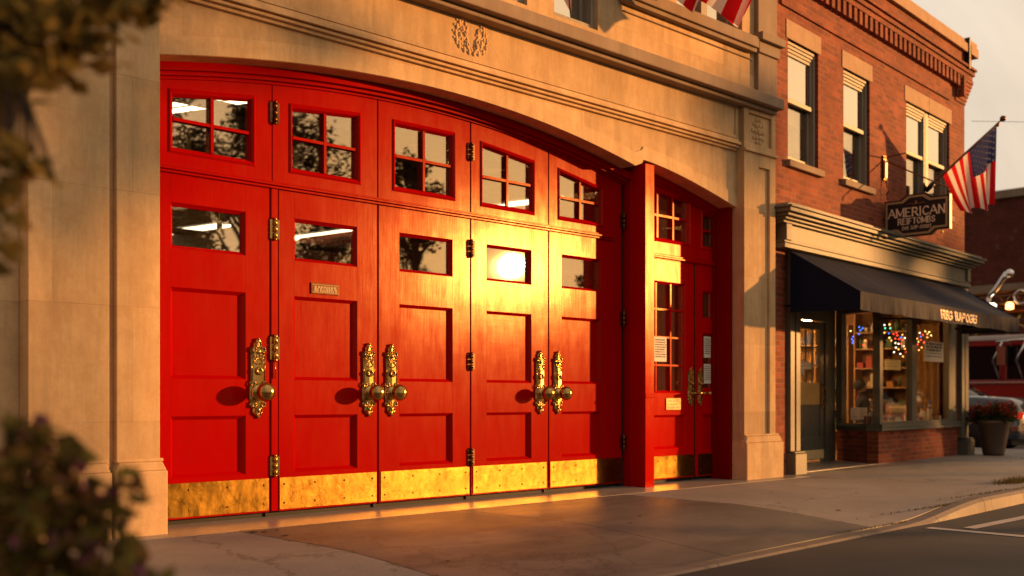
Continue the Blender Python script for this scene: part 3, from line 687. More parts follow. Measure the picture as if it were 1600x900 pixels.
# ----------------------------------------------------------------- flags
def cloth_mat(name, col):
    m, nt, o = mat(name); n = N(nt); v = n.coord()
    d = n.n('BsdfDiffuse'); t = n.n('BsdfTranslucent'); c = n.mix(n.noise(v, 200, 2), tuple(x*.85 for x in col), col)
    n.L(c, d.inputs[0]); n.L(c, t.inputs[0]); x = n.n('MixShader'); x.inputs[0].default_value = .5
    n.L(d.outputs[0], x.inputs[1]); n.L(t.outputs[0], x.inputs[2]); n.L(x.outputs[0], o.inputs[0]); return m
M['fr'] = cloth_mat('flag_red', (.62, .015, .02)); M['fw'] = cloth_mat('flag_white', (.90, .80, .76)); M['fb'] = cloth_mat('flag_blue', (.035, .045, .15))
def flag(root, S, nh=52, nl=40, can=.42, ch=6/13):
    """S(h, l): h 0..1 along the hoist (1 = canton end), l 0..1 along the fly"""
    V = [S(i/nh, j/nl) for i in range(nh+1) for j in range(nl+1)]
    b = MB()
    for i in range(nh):
        for j in range(nl):
            h = (i+.5)/nh; l = (j+.5)/nl
            mi = 2 if (h > ch and l < can) else (0 if int(h*13) % 2 == 0 else 1)
            a = i*(nl+1)+j; b.f.append([a, a+1, a+nl+2, a+nl+1]); b.m.append(mi); b.sm.append(True)
    b.v = [tuple(p) for p in V]
    c = b.build('flag_cloth', [M['fr'], M['fw'], M['fb']], root)
    st = MB()
    def nrm(h, l):
        e = .01; p = S(h, l); return (S(min(h+e, 1), l)-p).cross(S(h, min(l+e, 1))-p).normalized()
    for r_ in range(9):
        for q in range(6 if r_ % 2 == 0 else 5):
            h = ch+(1-ch)*(r_+.9)/9.8; l = can*((q+.6)/6 if r_ % 2 == 0 else (q+1.1)/6)
            P0 = S(h, l); nn = nrm(h, l); uh = (S(min(h+.02, 1), l)-P0).normalized(); ul = nn.cross(uh)
            for sg in (1, -1):
                vs = [P0+nn*.004*sg]
                for k in range(10):
                    rr_ = .024 if k % 2 == 0 else .010; a = k*math.pi/5
                    vs.append(P0+nn*.004*sg+uh*rr_*math.cos(a)+ul*rr_*math.sin(a))
                st.add(vs, [(0, k+1, (k+1) % 10+1) for k in range(10)])
    st.build('stars', M['fw'], c)
    return c
fr = thing('flag_on_pole', 'american flag drooping from a pole over the fire station ledge, stripes only in view', 'flag', (0, 0, 0), 0, )
# ---- first flag: hangs in front of the right upper window of the station; folded lower ends reach below the frame top
pA, pB = Vector((9.6, .03, 6.4)), Vector((9.7, -2.15, 7.85))
fr.location = pA
b = MB(); b.tube([Vector((0, 0, 0)), pB-pA], .022, 10); b.ball(pB-pA, .05); b.build('pole', M['bark'], fr)
def S1(h, l):
    base = (pB-pA)*(.05+.92*h)
    e = Vector((9.10+1.05*h+.07*math.sin(12.5*h), -.32-.42*h+.10*math.cos(12.5*h), 5.30-.17*h+.13*math.cos(12.566*h)))-pA
    v = base.lerp(e, l); v.y -= .25*math.sin(math.pi*l); v.x += .05*math.sin(12.5*h+2*l)*math.sin(math.pi*l)
    return v
flag(fr, S1)
# ================================================================= BRICK BUILDING
bb = thing('brick_building', 'two storey red brick corner building with a dark awning over its shop', 'building', BO, PH)
def bp(mb, name, m, bevel=0, parent=None): return mb.build(name, m, parent or bb, bevel)
T = .3
w = MB()
WN = [(.52, 1.40), (2.20, 3.10), (4.50, 6.40)]; ZS, ZL = 4.12, 5.72
xs_ = 0
for a, b_ in WN: w.box(xs_, a, 0, T, ZS, ZL); xs_ = b_
w.box(xs_, 7.14, 0, T, ZS, ZL)
w.box(0, 7.14, 0, T, 2.95, ZS); w.box(0, 7.14, 0, T, ZL, 6.11); w.box(0, 7.14, -.0, T, 6.11, 7.02)
w.box(.30, 6.35, -.03, 0, 6.11, 6.42)                     # field standing a little proud
w.box(6.35, 7.14, -.0, 0.001, 6.11, 6.12)
w.box(.02, .47, 0, T, -.1, 2.95)                            # brick strip left of the shopfront
w.box(6.84, 7.14, .001, T, T, 2.95)
w.box(6.84, 7.14, T, 10, -.1, 7.02); w.box(0, .3, T, 10, -.1, 7.02); w.box(.3, 6.84, 9.7, 10, -.1, 7.02)
bp(w, 'wall', M['brick'])
w = MB(); w.box(.3, 6.84, T, 9.7, 2.97, 3.1); w.box(.3, 6.84, T, 9.7, 6.5, 6.9); bp(w, 'floor_slab', M['dark'])
# corbelled parapet
w = MB(); z0 = 6.40
k = 0; x = .32
while x < 6.62: w.box(x, x+.095, -.11, 0, z0, 6.60); x += .182; k += 1
bp(w, 'corbel_table', M['brick'], .003)
w = MB(); w.box(-.0, 7.2, -.12, 0, 6.60, 6.68); w.box(0, 7.24, -.15, 0, 6.68, 6.74); w.box(0, 7.26, -.18, 0, 6.76, 6.80); w.box(0, 7.2, -.14, 0, 6.74, 6.76); w.box(0, 7.2, -.10, 0, 6.80, 7.02)
for i in range(7): w.box(6.66, 7.145+.018*i, -.02-.016*i, 0, 6.18+.06*i, 6.24+.06*i)
w.box(6.72, 6.80, -.14, 0, 6.25, 6.6)
bp(w, 'parapet_band', M['brick'])
w = MB(); w.box(-.02, 6.84, -.17, .25, 7.02, 7.17); w.box(-.02, 6.84, -.13, .22, 7.17, 7.25); w.box(6.90, 7.28, -.2, 1.0, 7.0, 7.16); w.box(6.92, 7.26, -.18, 1.0, 7.16, 7.25)
bp(w, 'coping', M['lintel'], .008)
w = MB(); w.box(6.84, 6.90, -.19, .2, 6.74, 7.28); bp(w, 'parapet_strap', M['iron'])
# stone lintels, sills, sash windows
for (a, b_), lx in zip(WN, ((.46, 1.47), (2.14, 3.18), (4.42, 6.48))):
    w = MB(); 
    if b_-a > 1: w.box(lx[0], (lx[0]+lx[1])/2-.003, -.012, .2, ZL, 5.965); w.box((lx[0]+lx[1])/2+.003, lx[1], -.012, .2, ZL, 5.965)
    else: w.box(lx[0], lx[1], -.012, .2, ZL, 5.965)
    bp(w, 'lintel', M['lintel'], .006)
    w = MB(); w.box(a-.07, b_+.07, -.07, .2, 4.03, ZS); bp(w, 'sill', M['stone_dirty'], .008)
    bays = [(a, b_)] if b_-a < 1 else [(a, (a+b_)/2-.05), ((a+b_)/2+.05, b_)]
    if b_-a > 1:
        w = MB(); w.box((a+b_)/2-.05, (a+b_)/2+.05, .04, T, ZS, ZL); bp(w, 'mullion', M['sash'], .005)
    for x0, x1 in bays:
        f = MB(); zm = 4.95
        f.box(x0, x0+.05, .045, T, ZS, ZL); f.box(x1-.05, x1, .045, T, ZS, ZL)
        for i, (yy, zz) in enumerate(((.035, .045), (.05, .04), (.065, .04))): f.box(x0+.05, x1-.05, yy, T, ZL-.125+i*0-.0+(2-i)*.041, ZL-.125+(2-i)*.041+.038)
        f.box(x0+.05, x1-.05, .08, T, ZS, ZS+.05)
        f.box(x0+.05, x0+.09, .075, .11, zm, ZL-.13); f.box(x1-.09, x1-.05, .075, .11, zm, ZL-.13); f.box(x0+.09, x1-.09, .075, .11, ZL-.17, ZL-.13); f.box(x0+.05, x1-.05, .06, .11, zm-.03, zm+.03)
        f.box(x0+.05, x0+.09, .115, .15, ZS+.05, zm-.03); f.box(x1-.09, x1-.05, .115, .15, ZS+.05, zm-.03); f.box(x0+.09, x1-.09, .115, .15, ZS+.05, ZS+.11)
        wf = bp(f, 'window', M['sash'], .004)
        g = MB(); g.box(x0+.09, x1-.09, .095, .099, zm+.03, ZL-.17)
        g.build('pane', M['upglass'], wf); g = MB(); g.box(x0+.09, x1-.09, .135, .139, ZS+.11, zm-.03); g.build('pane', M['sashglass'], wf)
        g = MB(); g.box(x0+.06, x1-.06, .20, .205, zm-.25, ZL-.1); g.build('roller_blind', M['blind'], wf)
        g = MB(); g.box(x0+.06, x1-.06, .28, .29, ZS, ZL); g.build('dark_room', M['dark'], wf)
# shop cornice and frieze
w = MB()
for z0, z1, n_, e in ((3.24, 3.275, .17, .02), (3.275, 3.31, .22, .06), (3.31, 3.345, .28, .11), (3.349, 3.40, .34, .17), (3.40, 3.425, .37, .20)):
    w.box(.10-e, 6.98+e, -n_, 0, z0, z1)
w.prism([(-.1, 3.425), (7.18, 3.425), (7.1, 3.47), (-.0, 3.47)], -.3, 0)
bp(w, 'shop_cornice', M['cream'], .005)
w = MB(); w.box(.18, 6.98, -.12, 0, 2.99, 3.24); w.box(.16, 7.0, -.14, 0, 3.0, 3.03); w.box(.14, 7.02, -.155, 0, 2.93, 2.99)
w.box(.18, .33, -.16, 0, 3.03, 3.24); w.box(6.84, 6.99, -.16, 0, 3.03, 3.24)
bp(w, 'shop_frieze', M['cream'], .005)
# posts with pedestals
for q in ((.50, .62, .66, .78, -.05), (6.86, 7.0, 7.03, 7.2, -.055)):
    w = MB(); w.box(q[0], q[1], q[4], .1, .30, 2.93); w.box(q[2], q[3], q[4], .1, .30, 2.93); w.box(q[1], q[2], -.02, .1, .3, 2.93); w.box(q[0], q[3], .1, .2, 0, 2.93)
    bp(w, 'shopfront_post', M['greige'], .005)
for a, b_ in ((.50, .83), (6.98, 7.32)):
    w = MB(); w.box(a, b_, -.12, .1, -.02, .27); w.box(a+.015, b_-.015, -.105, .1, .27, .30)
    bp(w, 'post_pedestal', M['greige'], .012)
# bay: brick base, sill, frames, glass (a splayed side and a long front)
SX0, SX1, DN = 3.83, 3.45, .85
def sidepoly(o0, o1, zz): return None
w = MB(); w.box(3.47, 6.84, .02, .2, -.05, .50)
w.hprism([(3.47, .02), (3.62, .2), (SX0+.12, DN), (SX0, DN)], -.05, .50)
bp(w, 'stall_riser', M['brick'])
w = MB(); w.box(3.42, 6.84, -.06, .2, .50, .545); w.box(3.44, 6.84, -.035, .2, .545, .60)
w.hprism([(3.42, -.06), (3.62, .2), (SX0+.12, DN), (SX0-.05, DN)], .502, .60)
bp(w, 'window_sill', M['greige'], .006)
w = MB()
w.box(3.44, 3.56, -.015, .10, .60, 2.55); w.box(4.74, 4.94, 0.0, .10, .60, 2.55); w.box(6.44, 6.86, 0.02, .12, .60, 2.55); w.box(3.56, 6.44, .0, .1, 2.33, 2.93); w.box(3.56, 4.74, .0, .08, .60, .635); w.box(4.94, 6.44, .0, .08, .60, .635)
w.hprism([(SX0-.05, DN-.1), (SX0+.12, DN-.1), (SX0+.12, DN), (SX0-.05, DN)], .60, 2.93)
w.hprism([(3.44, 0), (3.56, .0), (SX0+.1, DN-.1), (SX0-.05, DN-.1)], 2.33, 2.93)
w.box(3.42, SX0-.06, DN, DN+.1, 0, 2.93); w.box(.78, 2.45, DN, DN+.1, 0, 2.93); w.box(2.45, 3.42, DN, DN+.1, 2.2, 2.93); w.box(.78, .84, .1, DN, 0, 2.93)
w.box(.5, 3.56, .0, .1, 2.40, 2.93)
bp(w, 'shopfront_frame', M['greige'], .004)
w = MB(); w.box(3.56, 4.74, .045, .05, .635, 2.33); w.box(4.94, 6.44, .045, .05, .635, 2.33)
bp(w, 'shop_window_pane', M['shopglass'])
w = MB(); w.add([(3.55, .1, .60), (SX0+.03, DN-.1, .60), (SX0+.03, DN-.1, 2.33), (3.55, .1, 2.33)], [(0, 1, 2, 3)])
bp(w, 'shop_window_pane', M['shopglass'])
w = MB(); w.box(.8, SX0, .02, DN+.2, -.03, .006); bp(w, 'entry_step', M['strip'])
w = MB(); w.box(.8, 6.84, .12, DN, 2.93, 2.97); bp(w, 'entry_soffit', M['dark'])
# shop door
w = MB(); dx0, dx1, dy = 2.47, 3.40, DN+.02
w.box(dx0, dx0+.13, dy, dy+.05, .05, 2.18); w.box(dx1-.13, dx1, dy, dy+.05, .05, 2.18)
w.box(dx0+.13, dx1-.13, dy, dy+.05, .05, .42); w.box(dx0+.13, dx1-.13, dy+.02, dy+.04, .42, .46);  w.box(dx0+.13, dx1-.13, dy, dy+.05, 2.06, 2.18); 
w.box(dx0+.13, dx1-.13, dy+.015, dy+.04, .46, .90)
sdoor = bp(w, 'shop_door', M['greige'], .004)
w = MB(); w.box(dx0+.13, dx1-.13, dy+.008, dy+.05, .90, 1.24); w.build('sunlit_rail', simple('sunlit_rail', (.62, .36, .10), .6), sdoor)  # sunlight on the door rail put into its amber colour
w = MB()
for i in range(1, 3): xx = dx0+.13+(dx1-dx0-.26)*i/3; w.box(xx-.01, xx+.01, dy+.01, dy+.035, 1.24, 2.06)
for zz in (1.5, 1.78): w.box(dx0+.13, dx1-.13, dy+.012, dy+.033, zz-.01, zz+.01)
w.build('muntin', M['greige'], sdoor)
w = MB(); w.box(dx0+.13, dx1-.13, dy+.04, dy+.045, 1.24, 2.06); w.build('pane', M['shopglass'], sdoor)
w = MB(); w.box(dx0+.01, dx1-.01, dy-.006, dy, .06, .20); w.build('kick_plate', M['edgegold'], sdoor)
w = MB(); w.box(dx1-.10, dx1-.05, dy-.012, dy, .85, 1.25); w.tube([(dx1-.075, dy, 1.02), (dx1-.075, dy-.06, 1.02), (dx1-.18, dy-.07, 1.02)], .012, 8); w.tube([(dx1-.075, dy-.01, 1.2), (dx1-.075, dy-.07, 1.16), (dx1-.075, dy-.07, .92), (dx1-.075, dy-.01, .88)], .011, 8)
w.build('door_handle', M['brass_orn'], sdoor)
# awning
ax0, ax1, P = .36, 6.66, 1.06
zt, zf, zb = 2.90, 2.32, 2.09
def canvas_mat():
    m, nt, o = mat('navy_canvas'); n = N(nt); v = n.coord()
    st = n.noise(n.coord((2.2, .35, .35)), 1.6, 5, .6); f = n.noise(v, 160, 2)
    c = n.mix(n.ramp(st, (.3, 0.0), (.75, 1.0)), (.004, .007, .022), (.009, .012, .032))
    n.bsdf(o, Base_Color=c, Roughness=.75, Normal=n.bump(n.math('ADD', n.math('MULTIPLY', st, 3.0), n.math('MULTIPLY', f, .2)), .5, .02), Specular_IOR_Level=.12)
    return m
M['canvas'] = canvas_mat()
w = MB(); nx, ny = 60, 12
for i in range(nx):
    for j in range(ny):
        q = []
        for (ii, jj) in ((i, j), (i+1, j), (i+1, j+1), (i, j+1)):
            u, t = ii/nx, jj/ny
            sag = -.035*math.sin(math.pi*t)*(.6+.4*abs(math.sin(u*math.pi*5)))
            q.append((ax0+(ax1-ax0)*u, -(.12+(P-.12)*t), zt+(zf-zt)*t+sag))
        w.add(q, [(0, 3, 2, 1)], 0, True)
for i in range(nx):                                        # hanging valance with soft folds
    for j in range(4):
        q = []
        for (ii, jj) in ((i, j), (i+1, j), (i+1, j+1), (i, j+1)):
            x = ax0+(ax1-ax0)*ii/nx; t = jj/4
            q.append((x, -(P+t*.018*math.sin(x*9)+t*.012*math.sin(x*23+1)), zf-(zf-zb)*t+.006*t*math.sin(x*5)))
        w.add(q, [(0, 3, 2, 1)], 0, True)
for xx in (ax0, ax1):
    w.add([(xx, -.12, zt), (xx, -.12, zb+.02), (xx, -P, zb), (xx, -P, zf)], [(0, 1, 2, 3)])
aw = bp(w, 'awning', M['canvas'])
w = MB()
for xx in (ax0+.05, 3.4, ax1-.05): w.tube([(xx, -.02, 2.2), (xx, -P+.05, zb+.06)], .014, 8)
w.tube([(ax0+.02, -P+.03, zf-.03), (ax1-.02, -P+.03, zf-.03)], .016, 8)
w.build('awning_frame', M['iron'], aw)
w = MB(); tx = 'FRBG BUI-POGES'; hh = .115; W = text_w(tx, hh, 1.0)
def val(X, Y, Z): return (X, Y-.018*math.sin(X*9)*((zf-Z)/(zf-zb))-.012*math.sin(X*23+1)*((zf-Z)/(zf-zb))-.006, Z)
xe = letters(w, 'FRBG', 3.02, 2.135, hh*1.05, -P, .24, 1.05, 0, val)
w.build('awning_lettering', M['lettering'], aw); w = MB(); letters(w, 'BUI-POGES', xe+.06, 2.135, hh*1.05, -P, .24, 1.05, 0, val)
w.build('awning_lettering', M['lettering'], aw)
# small lamp at the left end of the frieze
w = MB(); w.lathe([(0, 0), (.03, 0), (.035, .07), (.02, .11), (0, .12)], (.62, -.09, 2.78), seg=12); bp(w, 'bracket_knob', M['brass_orn'])
# shop interior shell
w = MB(); w.box(.85, 6.84, 6.0, 6.1, 0, 2.95); w.box(.3, .4, 1.2, 6, 0, 2.95); w.box(6.8, 6.838, .3, 6, 0, 2.95); w.box(.4, 6.8, .9, 6, .0, .01)
w.box(.85, 2.45, DN+.1, DN+.15, 0, 2.95)
bp(w, 'shop_interior', simple('shop_interior_wood', (.26, .14, .06), .7))
w = MB()
for k in range(9): w.box(.4, 6.8, 1.0+k*.55, 1.12+k*.55, 2.80, 2.93)
w.box(.4, 6.8, .3, 6, 2.935, 2.965)
bp(w, 'ceiling_beam', simple('varnished_beam', (.30, .17, .08), .5))
BE = lambda p: BM @ Vector(p)
warm = emit('warm_lamp', (1, .52, .18), 420)
for k, (x, y) in enumerate(((1.9, 2.6), (3.6, 3.9), (5.4, 2.8), (5.0, 5.0), (4.3, 1.6), (6.2, 4.2))):
    r = thing('pendant_lamp', 'warm pendant lamp inside the shop, hanging under the ceiling beams', 'pendant lamp', BE((x, y, 2.3)), PH, 'pendant lamps inside the shop')
    b = MB(); b.ball((0, 0, 0), .075, seg=14); b.build('bulb', warm, r)
    b = MB(); b.tube([(0, 0, .07), (0, 0, .5)], .006, 6); b.lathe([(.03, .12), (.14, .02)], (0, 0, 0), seg=16); b.build('lamp_shade', M['iron'], r)
# wall shelves stocked with goods
rnd = random.Random(21)
gcol = [simple('goods_%s' % n_, c, .6) for n_, c in (('cream', (.6, .5, .36)), ('red', (.4, .05, .03)), ('white', (.7, .68, .62)), ('green', (.08, .16, .07)), ('amber', (.5, .26, .06)), ('blue', (.07, .1, .25)))]
def shelf(lbl, x0, x1, y, zs, n_, dirx=1):
    r = thing('display_shelf', lbl, 'shelf', BE(((x0+x1)/2, y, 0)), PH)
    W = (x1-x0)/2
    b = MB()
    for z in zs: b.box(-W, W, -.16, .16, z-.025, z)
    for x in (-W, 0, W-.04): b.box(x, x+.04, -.155, .155, .01, zs[-1]+.4)
    b.box(-W, W, .165, .18, .01, zs[-1]+.4); b.build('shelf_board', simple('oak', (.33, .19, .09), .6), r)
    b = MB()
    for z in zs:
        x = -W+.06
        while x < W-.12:
            a = rnd.uniform(.05, .13); h = rnd.uniform(.08, .26)
            if abs(x) > .0: 
                if rnd.random() < .5: b.box(x, x+a, -.1, .08, z+.001, z+h, rnd.randrange(6))
                else: b.lathe([(0, 0), (a*.45, 0), (a*.5, h*.6), (a*.2, h*.8), (a*.22, h), (0, h)], (x+a/2, 0, z+.001), seg=10, mi=rnd.randrange(6))
            x += a+rnd.uniform(.02, .08)
    b.build('stocked_goods', gcol, r)
shelf('wooden shelf stocked with jars and boxes along the back of the shop, left part', .9, 3.4, 5.6, (.4, .8, 1.2, 1.6, 2.0), 5)
shelf('wooden shelf stocked with jars and boxes along the back of the shop, right part', 3.6, 6.6, 5.6, (.4, .8, 1.2, 1.6, 2.0), 5)
shelf('free-standing shelf of goods seen behind the seated person in the shop', 4.2, 6.2, 3.9, (.4, .75, 1.1, 1.45, 1.8), 5)
def side_shelf(lbl, y0, y1, zs):
    r = thing('display_shelf', lbl, 'shelf', BE((6.62, (y0+y1)/2, 0)), PH+R(-90)); W = (y1-y0)/2
    b = MB()
    for z in zs: b.box(-W, W, -.16, .16, z-.025, z)
    for x in (-W, 0, W-.03): b.box(x, x+.03, -.155, .155, .01, zs[-1]+.35)
    b.build('shelf_board', simple('oak', (.42, .24, .11), .6), r)
    b = MB()
    for z in zs:
        x = -W+.05
        while x < W-.1:
            a = rnd.uniform(.05, .12); h = rnd.uniform(.08, .24)
            if rnd.random() < .5: b.box(x, x+a, -.13, .08, z+.001, z+h, rnd.randrange(6))
            else: b.lathe([(0, 0), (a*.45, 0), (a*.5, h*.6), (a*.2, h*.8), (a*.22, h), (0, h)], (x+a/2, -.05, z+.001), seg=10, mi=rnd.randrange(6))
            x += a+rnd.uniform(.02, .09)
    b.build('stocked_goods', gcol, r)
side_shelf('open oak shelf of bottles and boxes on the shop side wall, nearer the window', .75, 1.75, (.45, .85, 1.2, 1.55, 1.9, 2.2))
side_shelf('open oak shelf of bottles and boxes on the shop side wall, behind the person', 1.85, 3.2, (.4, .8, 1.2, 1.6, 2.0))
cu = MB(); nseg = 40
for i in range(nseg):
    f_ = lambda k: (6.50+.02*math.sin(k*1.9), .2+.45*k/nseg, 0)
    a_, c_ = f_(i), f_(i+1); cu.quad((a_[0], a_[1], .62), (c_[0], c_[1], .62), (c_[0], c_[1], 2.3), (a_[0], a_[1], 2.3))
bp(cu, 'curtain', simple('tan_curtain', (.50, .33, .16), .85))
# coloured fairy lights in the windows
BC = {'y': (1, .8, .25), 'w': (1, .9, .7), 'b': (.05, .15, 1), 'g': (.1, 1, .45), 'r': (1, .06, .03), 'o': (1, .4, .1)}
bulbm = {k_: emit('bulb_%s' % k_, c, 7) for k_, c in BC.items()}
def fairy(lbl, pts, n_):
    ps = []
    for px, y, c in pts: a, z = bl(px, y, -n_); ps.append((Vector((a, n_, z)), c))
    r = thing('fairy_lights', lbl, 'string lights', BE(ps[0][0]), PH); o0 = ps[0][0]
    order = sorted(ps, key=lambda q: q[0].x)
    b = MB(); b.tube([q[0]-o0+Vector((0, .0, .022)) for q in order], .003, 5); b.build('wire', M['iron'], r)
    for p_, c in ps:
        b = MB(); b.ball(p_-o0, .012, seg=8); b.build('bulb', bulbm[c], r)
fairy('string of yellow, white and blue bulbs behind the splayed side window of the shop', [(1308,514,'w'),(1314,517,'y'),(1319,511,'w'),(1329,517,'y'),(1342,511,'b'),(1344,516,'b'),(1348,513,'b'),(1342,522,'b'),(1333,526,'b'),(1331,530,'b'),(1333,533,'b'),(1332,536,'b'),(1321,538,'o'),(1349,539,'r'),(1352,532,'o')], .9)
fairy('string of green, red and white bulbs behind the middle shop window', [(1382,508,'w'),(1390,507,'y'),(1383,513,'g'),(1391,513,'g'),(1375,510,'g'),(1382,520,'o'),(1389,521,'b'),(1402,524,'r'),(1410,523,'o'),(1405,530,'r'),(1404,537,'w'),(1400,543,'w'),(1397,550,'w'),(1420,525,'r'),(1418,540,'b'),(1414,545,'o'),(1418,555,'r'),(1411,531,'r'),(1399,529,'r'),(1407,553,'w'),(1414,528,'w'),(1417,533,'r'),(1396,522,'r'),(1421,548,'o'),(1393,532,'o'),(1401,520,'r'),(1408,537,'r'),(1412,541,'w'),(1419,529,'r'),(1416,550,'r'),(1404,546,'o'),(1411,557,'o'),(1399,536,'w'),(1390,528,'y'),(1422,538,'r'),(1408,527,'b')], .35)
fairy('string of yellow, orange and violet bulbs behind the right shop window', [(1446,518,'y'),(1452,519,'y'),(1433,529,'o'),(1439,526,'b'),(1449,527,'o'),(1440,543,'o'),(1439,531,'r'),(1455,524,'y'),(1434,538,'r'),(1444,535,'r'),(1437,520,'w'),(1442,523,'r'),(1436,547,'o'),(1449,522,'o'),(1435,534,'y')], .3)
# trinkets in the window display, individually
rnd = random.Random(4)
def trinket(kind, a, y, s_, mi, lbl):
    r = thing(kind, lbl, kind.replace('_', ' '), BE((a, y, .601)), PH+rnd.uniform(-.5, .5), 'ornaments in the shop window display')
    b = MB()
    if kind == 'toy_soldier':
        b.lathe([(0, 0), (.035*s_, 0), (.035*s_, .02*s_), (.03*s_, .1*s_), (.036*s_, .17*s_), (.02*s_, .20*s_), (0, .205*s_)], (0, 0, 0), seg=10); b.build('body', gcol[mi], r)
        b = MB(); b.ball((0, 0, .235*s_), .028*s_, seg=8); b.build('head', gcol[0], r)
        b = MB(); b.lathe([(.024*s_, .25*s_), (.027*s_, .31*s_), (0, .312*s_)], (0, 0, 0), seg=10); b.build('hat', gcol[5], r)
    elif kind == 'gift_box':
        b.box(-.06*s_, .06*s_, -.05*s_, .05*s_, 0, .1*s_); b.build('box', gcol[mi], r)
        b = MB(); b.box(-.061*s_, .061*s_, -.009, .009, 0, .102*s_); b.torus((-.02, 0, .12*s_), .018, .006, 'y', 10, 5); b.torus((.02, 0, .12*s_), .018, .006, 'y', 10, 5); b.build('ribbon', gcol[1 if mi != 1 else 2], r)
    else:
        b.lathe([(0, 0), (.05*s_, 0), (.06*s_, .05*s_), (.05*s_, .13*s_), (.025*s_, .17*s_), (.03*s_, .22*s_), (0, .225*s_)], (0, 0, 0), seg=12); b.build('jar_body', gcol[mi], r)
        b = MB(); b.lathe([(.034*s_, .22*s_), (.034*s_, .25*s_), (0, .255*s_)], (0, 0, 0), seg=10); b.build('lid', gcol[1], r)
names = ['cream', 'red', 'white', 'green', 'amber', 'blue']
for i in range(30):
    a = 3.62+2.75*((i*0.618034) % 1); 
    if 4.7 < a < 4.98: a += .3
    kind = rnd.choice(('toy_soldier', 'gift_box', 'jar')); mi = rnd.choice((0, 1, 2, 2, 0, 1, 4))
    trinket(kind, a, .14+.18*rnd.random(), rnd.uniform(.8, 1.7 if a < 4.2 else 1.2), mi, {'toy_soldier': 'little %s figure in a blue hat in the shop window', 'gift_box': 'little %s box tied with ribbon in the shop window', 'jar': 'little %s jar with a red lid in the shop window'}[kind] % names[mi])
w = MB(); w.box(3.6, 6.83, .10, .75, .56, .60); bp(w, 'display_shelf_board', M['cream'])
# notices on the shop glass
def bn(lbl, px0, px1, y0, y1, n_, rows, seed, hdr=False, mp='paper'):
    a0, z0 = bl(px0, y1, -n_); a1, z1 = bl(px1, y0, -n_)
    z0_, z1_ = min(z0, z1), max(z0, z1); return notice(lbl, a0, a1, bl((px0+px1)/2, y1, -n_)[1], bl((px0+px1)/2, y0, -n_)[1], n_, rows, seed, BM, hdr, mp=mp)
bn('cream poster with large print high in the right shop window', 1445, 1474, 534, 565, .035, 5, 11, True)
M['yellowcard'] = simple('yellow_card', (.75, .50, .16), .8)
bn('yellow card taped low in the middle shop window', 1382, 1407, 562, 578, .035, 3, 12, False, 'yellowcard')
bn('white card standing behind the splayed side window near the sill', 1329, 1355, 637, 656, .55, 4, 13)
bn('cream paper taped to the left of the shop door glass', 1245.5, 1256, 564, 585, DN+.01, 3, 14)
bn('small pale card taped beside the cream paper on the shop door', 1257, 1267, 566, 577, DN+.01, 2, 15)
# seated person seen from behind through the side window
pp = at(1347, 622, 18.7); pp.z = 0
person = thing('person', 'person in dark clothes sitting inside the shop behind the side window', 'person', pp, PH+.6)
def skin(name, verts, edges, rad, m, par, root=0, sub=2):
    me = bpy.data.meshes.new(name); me.from_pydata([Vector(v) for v in verts], edges, []); me.update()
    o = bpy.data.objects.new(name, me); COL.objects.link(o); o.parent = par; me.materials.append(m)
    sk = o.modifiers.new('skin', 'SKIN')
    for i, r_ in enumerate(rad):
        me.skin_vertices[0].data[i].radius = (r_ if isinstance(r_, tuple) else (r_, r_)); me.skin_vertices[0].data[i].use_root = (i == root)
    sk.use_smooth_shade = True
    sb = o.modifiers.new('sub', 'SUBSURF'); sb.levels = sub; sb.render_levels = sub
    return o
V = [(0,0,.50),(0,0,.62),(0,-.02,.80),(0,-.03,.95),(0,0,1.04),(0,.01,1.09),(0,.02,1.20),
     (-.10,-.02,.50),(-.12,-.42,.50),(-.12,-.44,.10),(-.12,-.55,.05),(.10,-.02,.50),(.12,-.42,.50),(.12,-.44,.10),(.12,-.55,.05),
     (-.19,-.02,.94),(-.23,-.06,.70),(-.18,-.28,.62),(.19,-.02,.94),(.23,-.06,.70),(.18,-.28,.62)]
Ed = [(0,1),(1,2),(2,3),(3,4),(4,5),(5,6),(0,7),(7,8),(8,9),(9,10),(0,11),(11,12),(12,13),(13,14),(3,15),(15,16),(16,17),(3,18),(18,19),(19,20)]
Rd = [.15,.14,.15,.13,.06,.055,.085,.09,.07,.05,.04,.09,.07,.05,.04,.07,.05,.035,.07,.05,.035]
skin('clothed_body', V, Ed, Rd, simple('dark_coat_cloth', (.012, .012, .018), .9), person)
b = MB(); b.ball((0, .02, 1.19), .098, .88, 1, 1.15, 16); b.build('face', simple('skin_tone', (.45, .26, .17), .6), person)
b = MB(); b.ball((0, .04, 1.215), .108, .92, .98, 1.08, 16); b.build('hair', simple('dark_hair', (.015, .01, .008), .7), person)
for sx in (-1, 1):
    b = MB(); b.ball((sx*.17, -.33, .61), .035, .8, 1.3, .5, 10)
    for k in range(4): b.tube([(sx*.17-.022+k*.015, -.35, .61), (sx*.17-.024+k*.016, -.40, .605), (sx*.17-.024+k*.016, -.425, .585)], [.009, .008, .006], 6)
    b.tube([(sx*.17-sx*.03, -.33, .61), (sx*.17-sx*.055, -.36, .60)], [.010, .008], 6); b.build('hand', simple('hand_skin', (.45, .26, .17), .6), person)
st = thing('stool', 'dark stool under the person inside the shop', 'stool', pp, PH+.6)
b = MB(); b.lathe([(0, .36), (.19, .36), (.2, .39), (0, .41)], (0, 0, 0), seg=18); b.build('seat', M['iron'], st)
for k in range(4):
    b = MB(); q = k*math.pi/2+.4; b.tube([(.1*math.cos(q), .1*math.sin(q), .36), (.17*math.cos(q), .17*math.sin(q), .01)], .014, 6); b.build('leg', M['iron'], st)
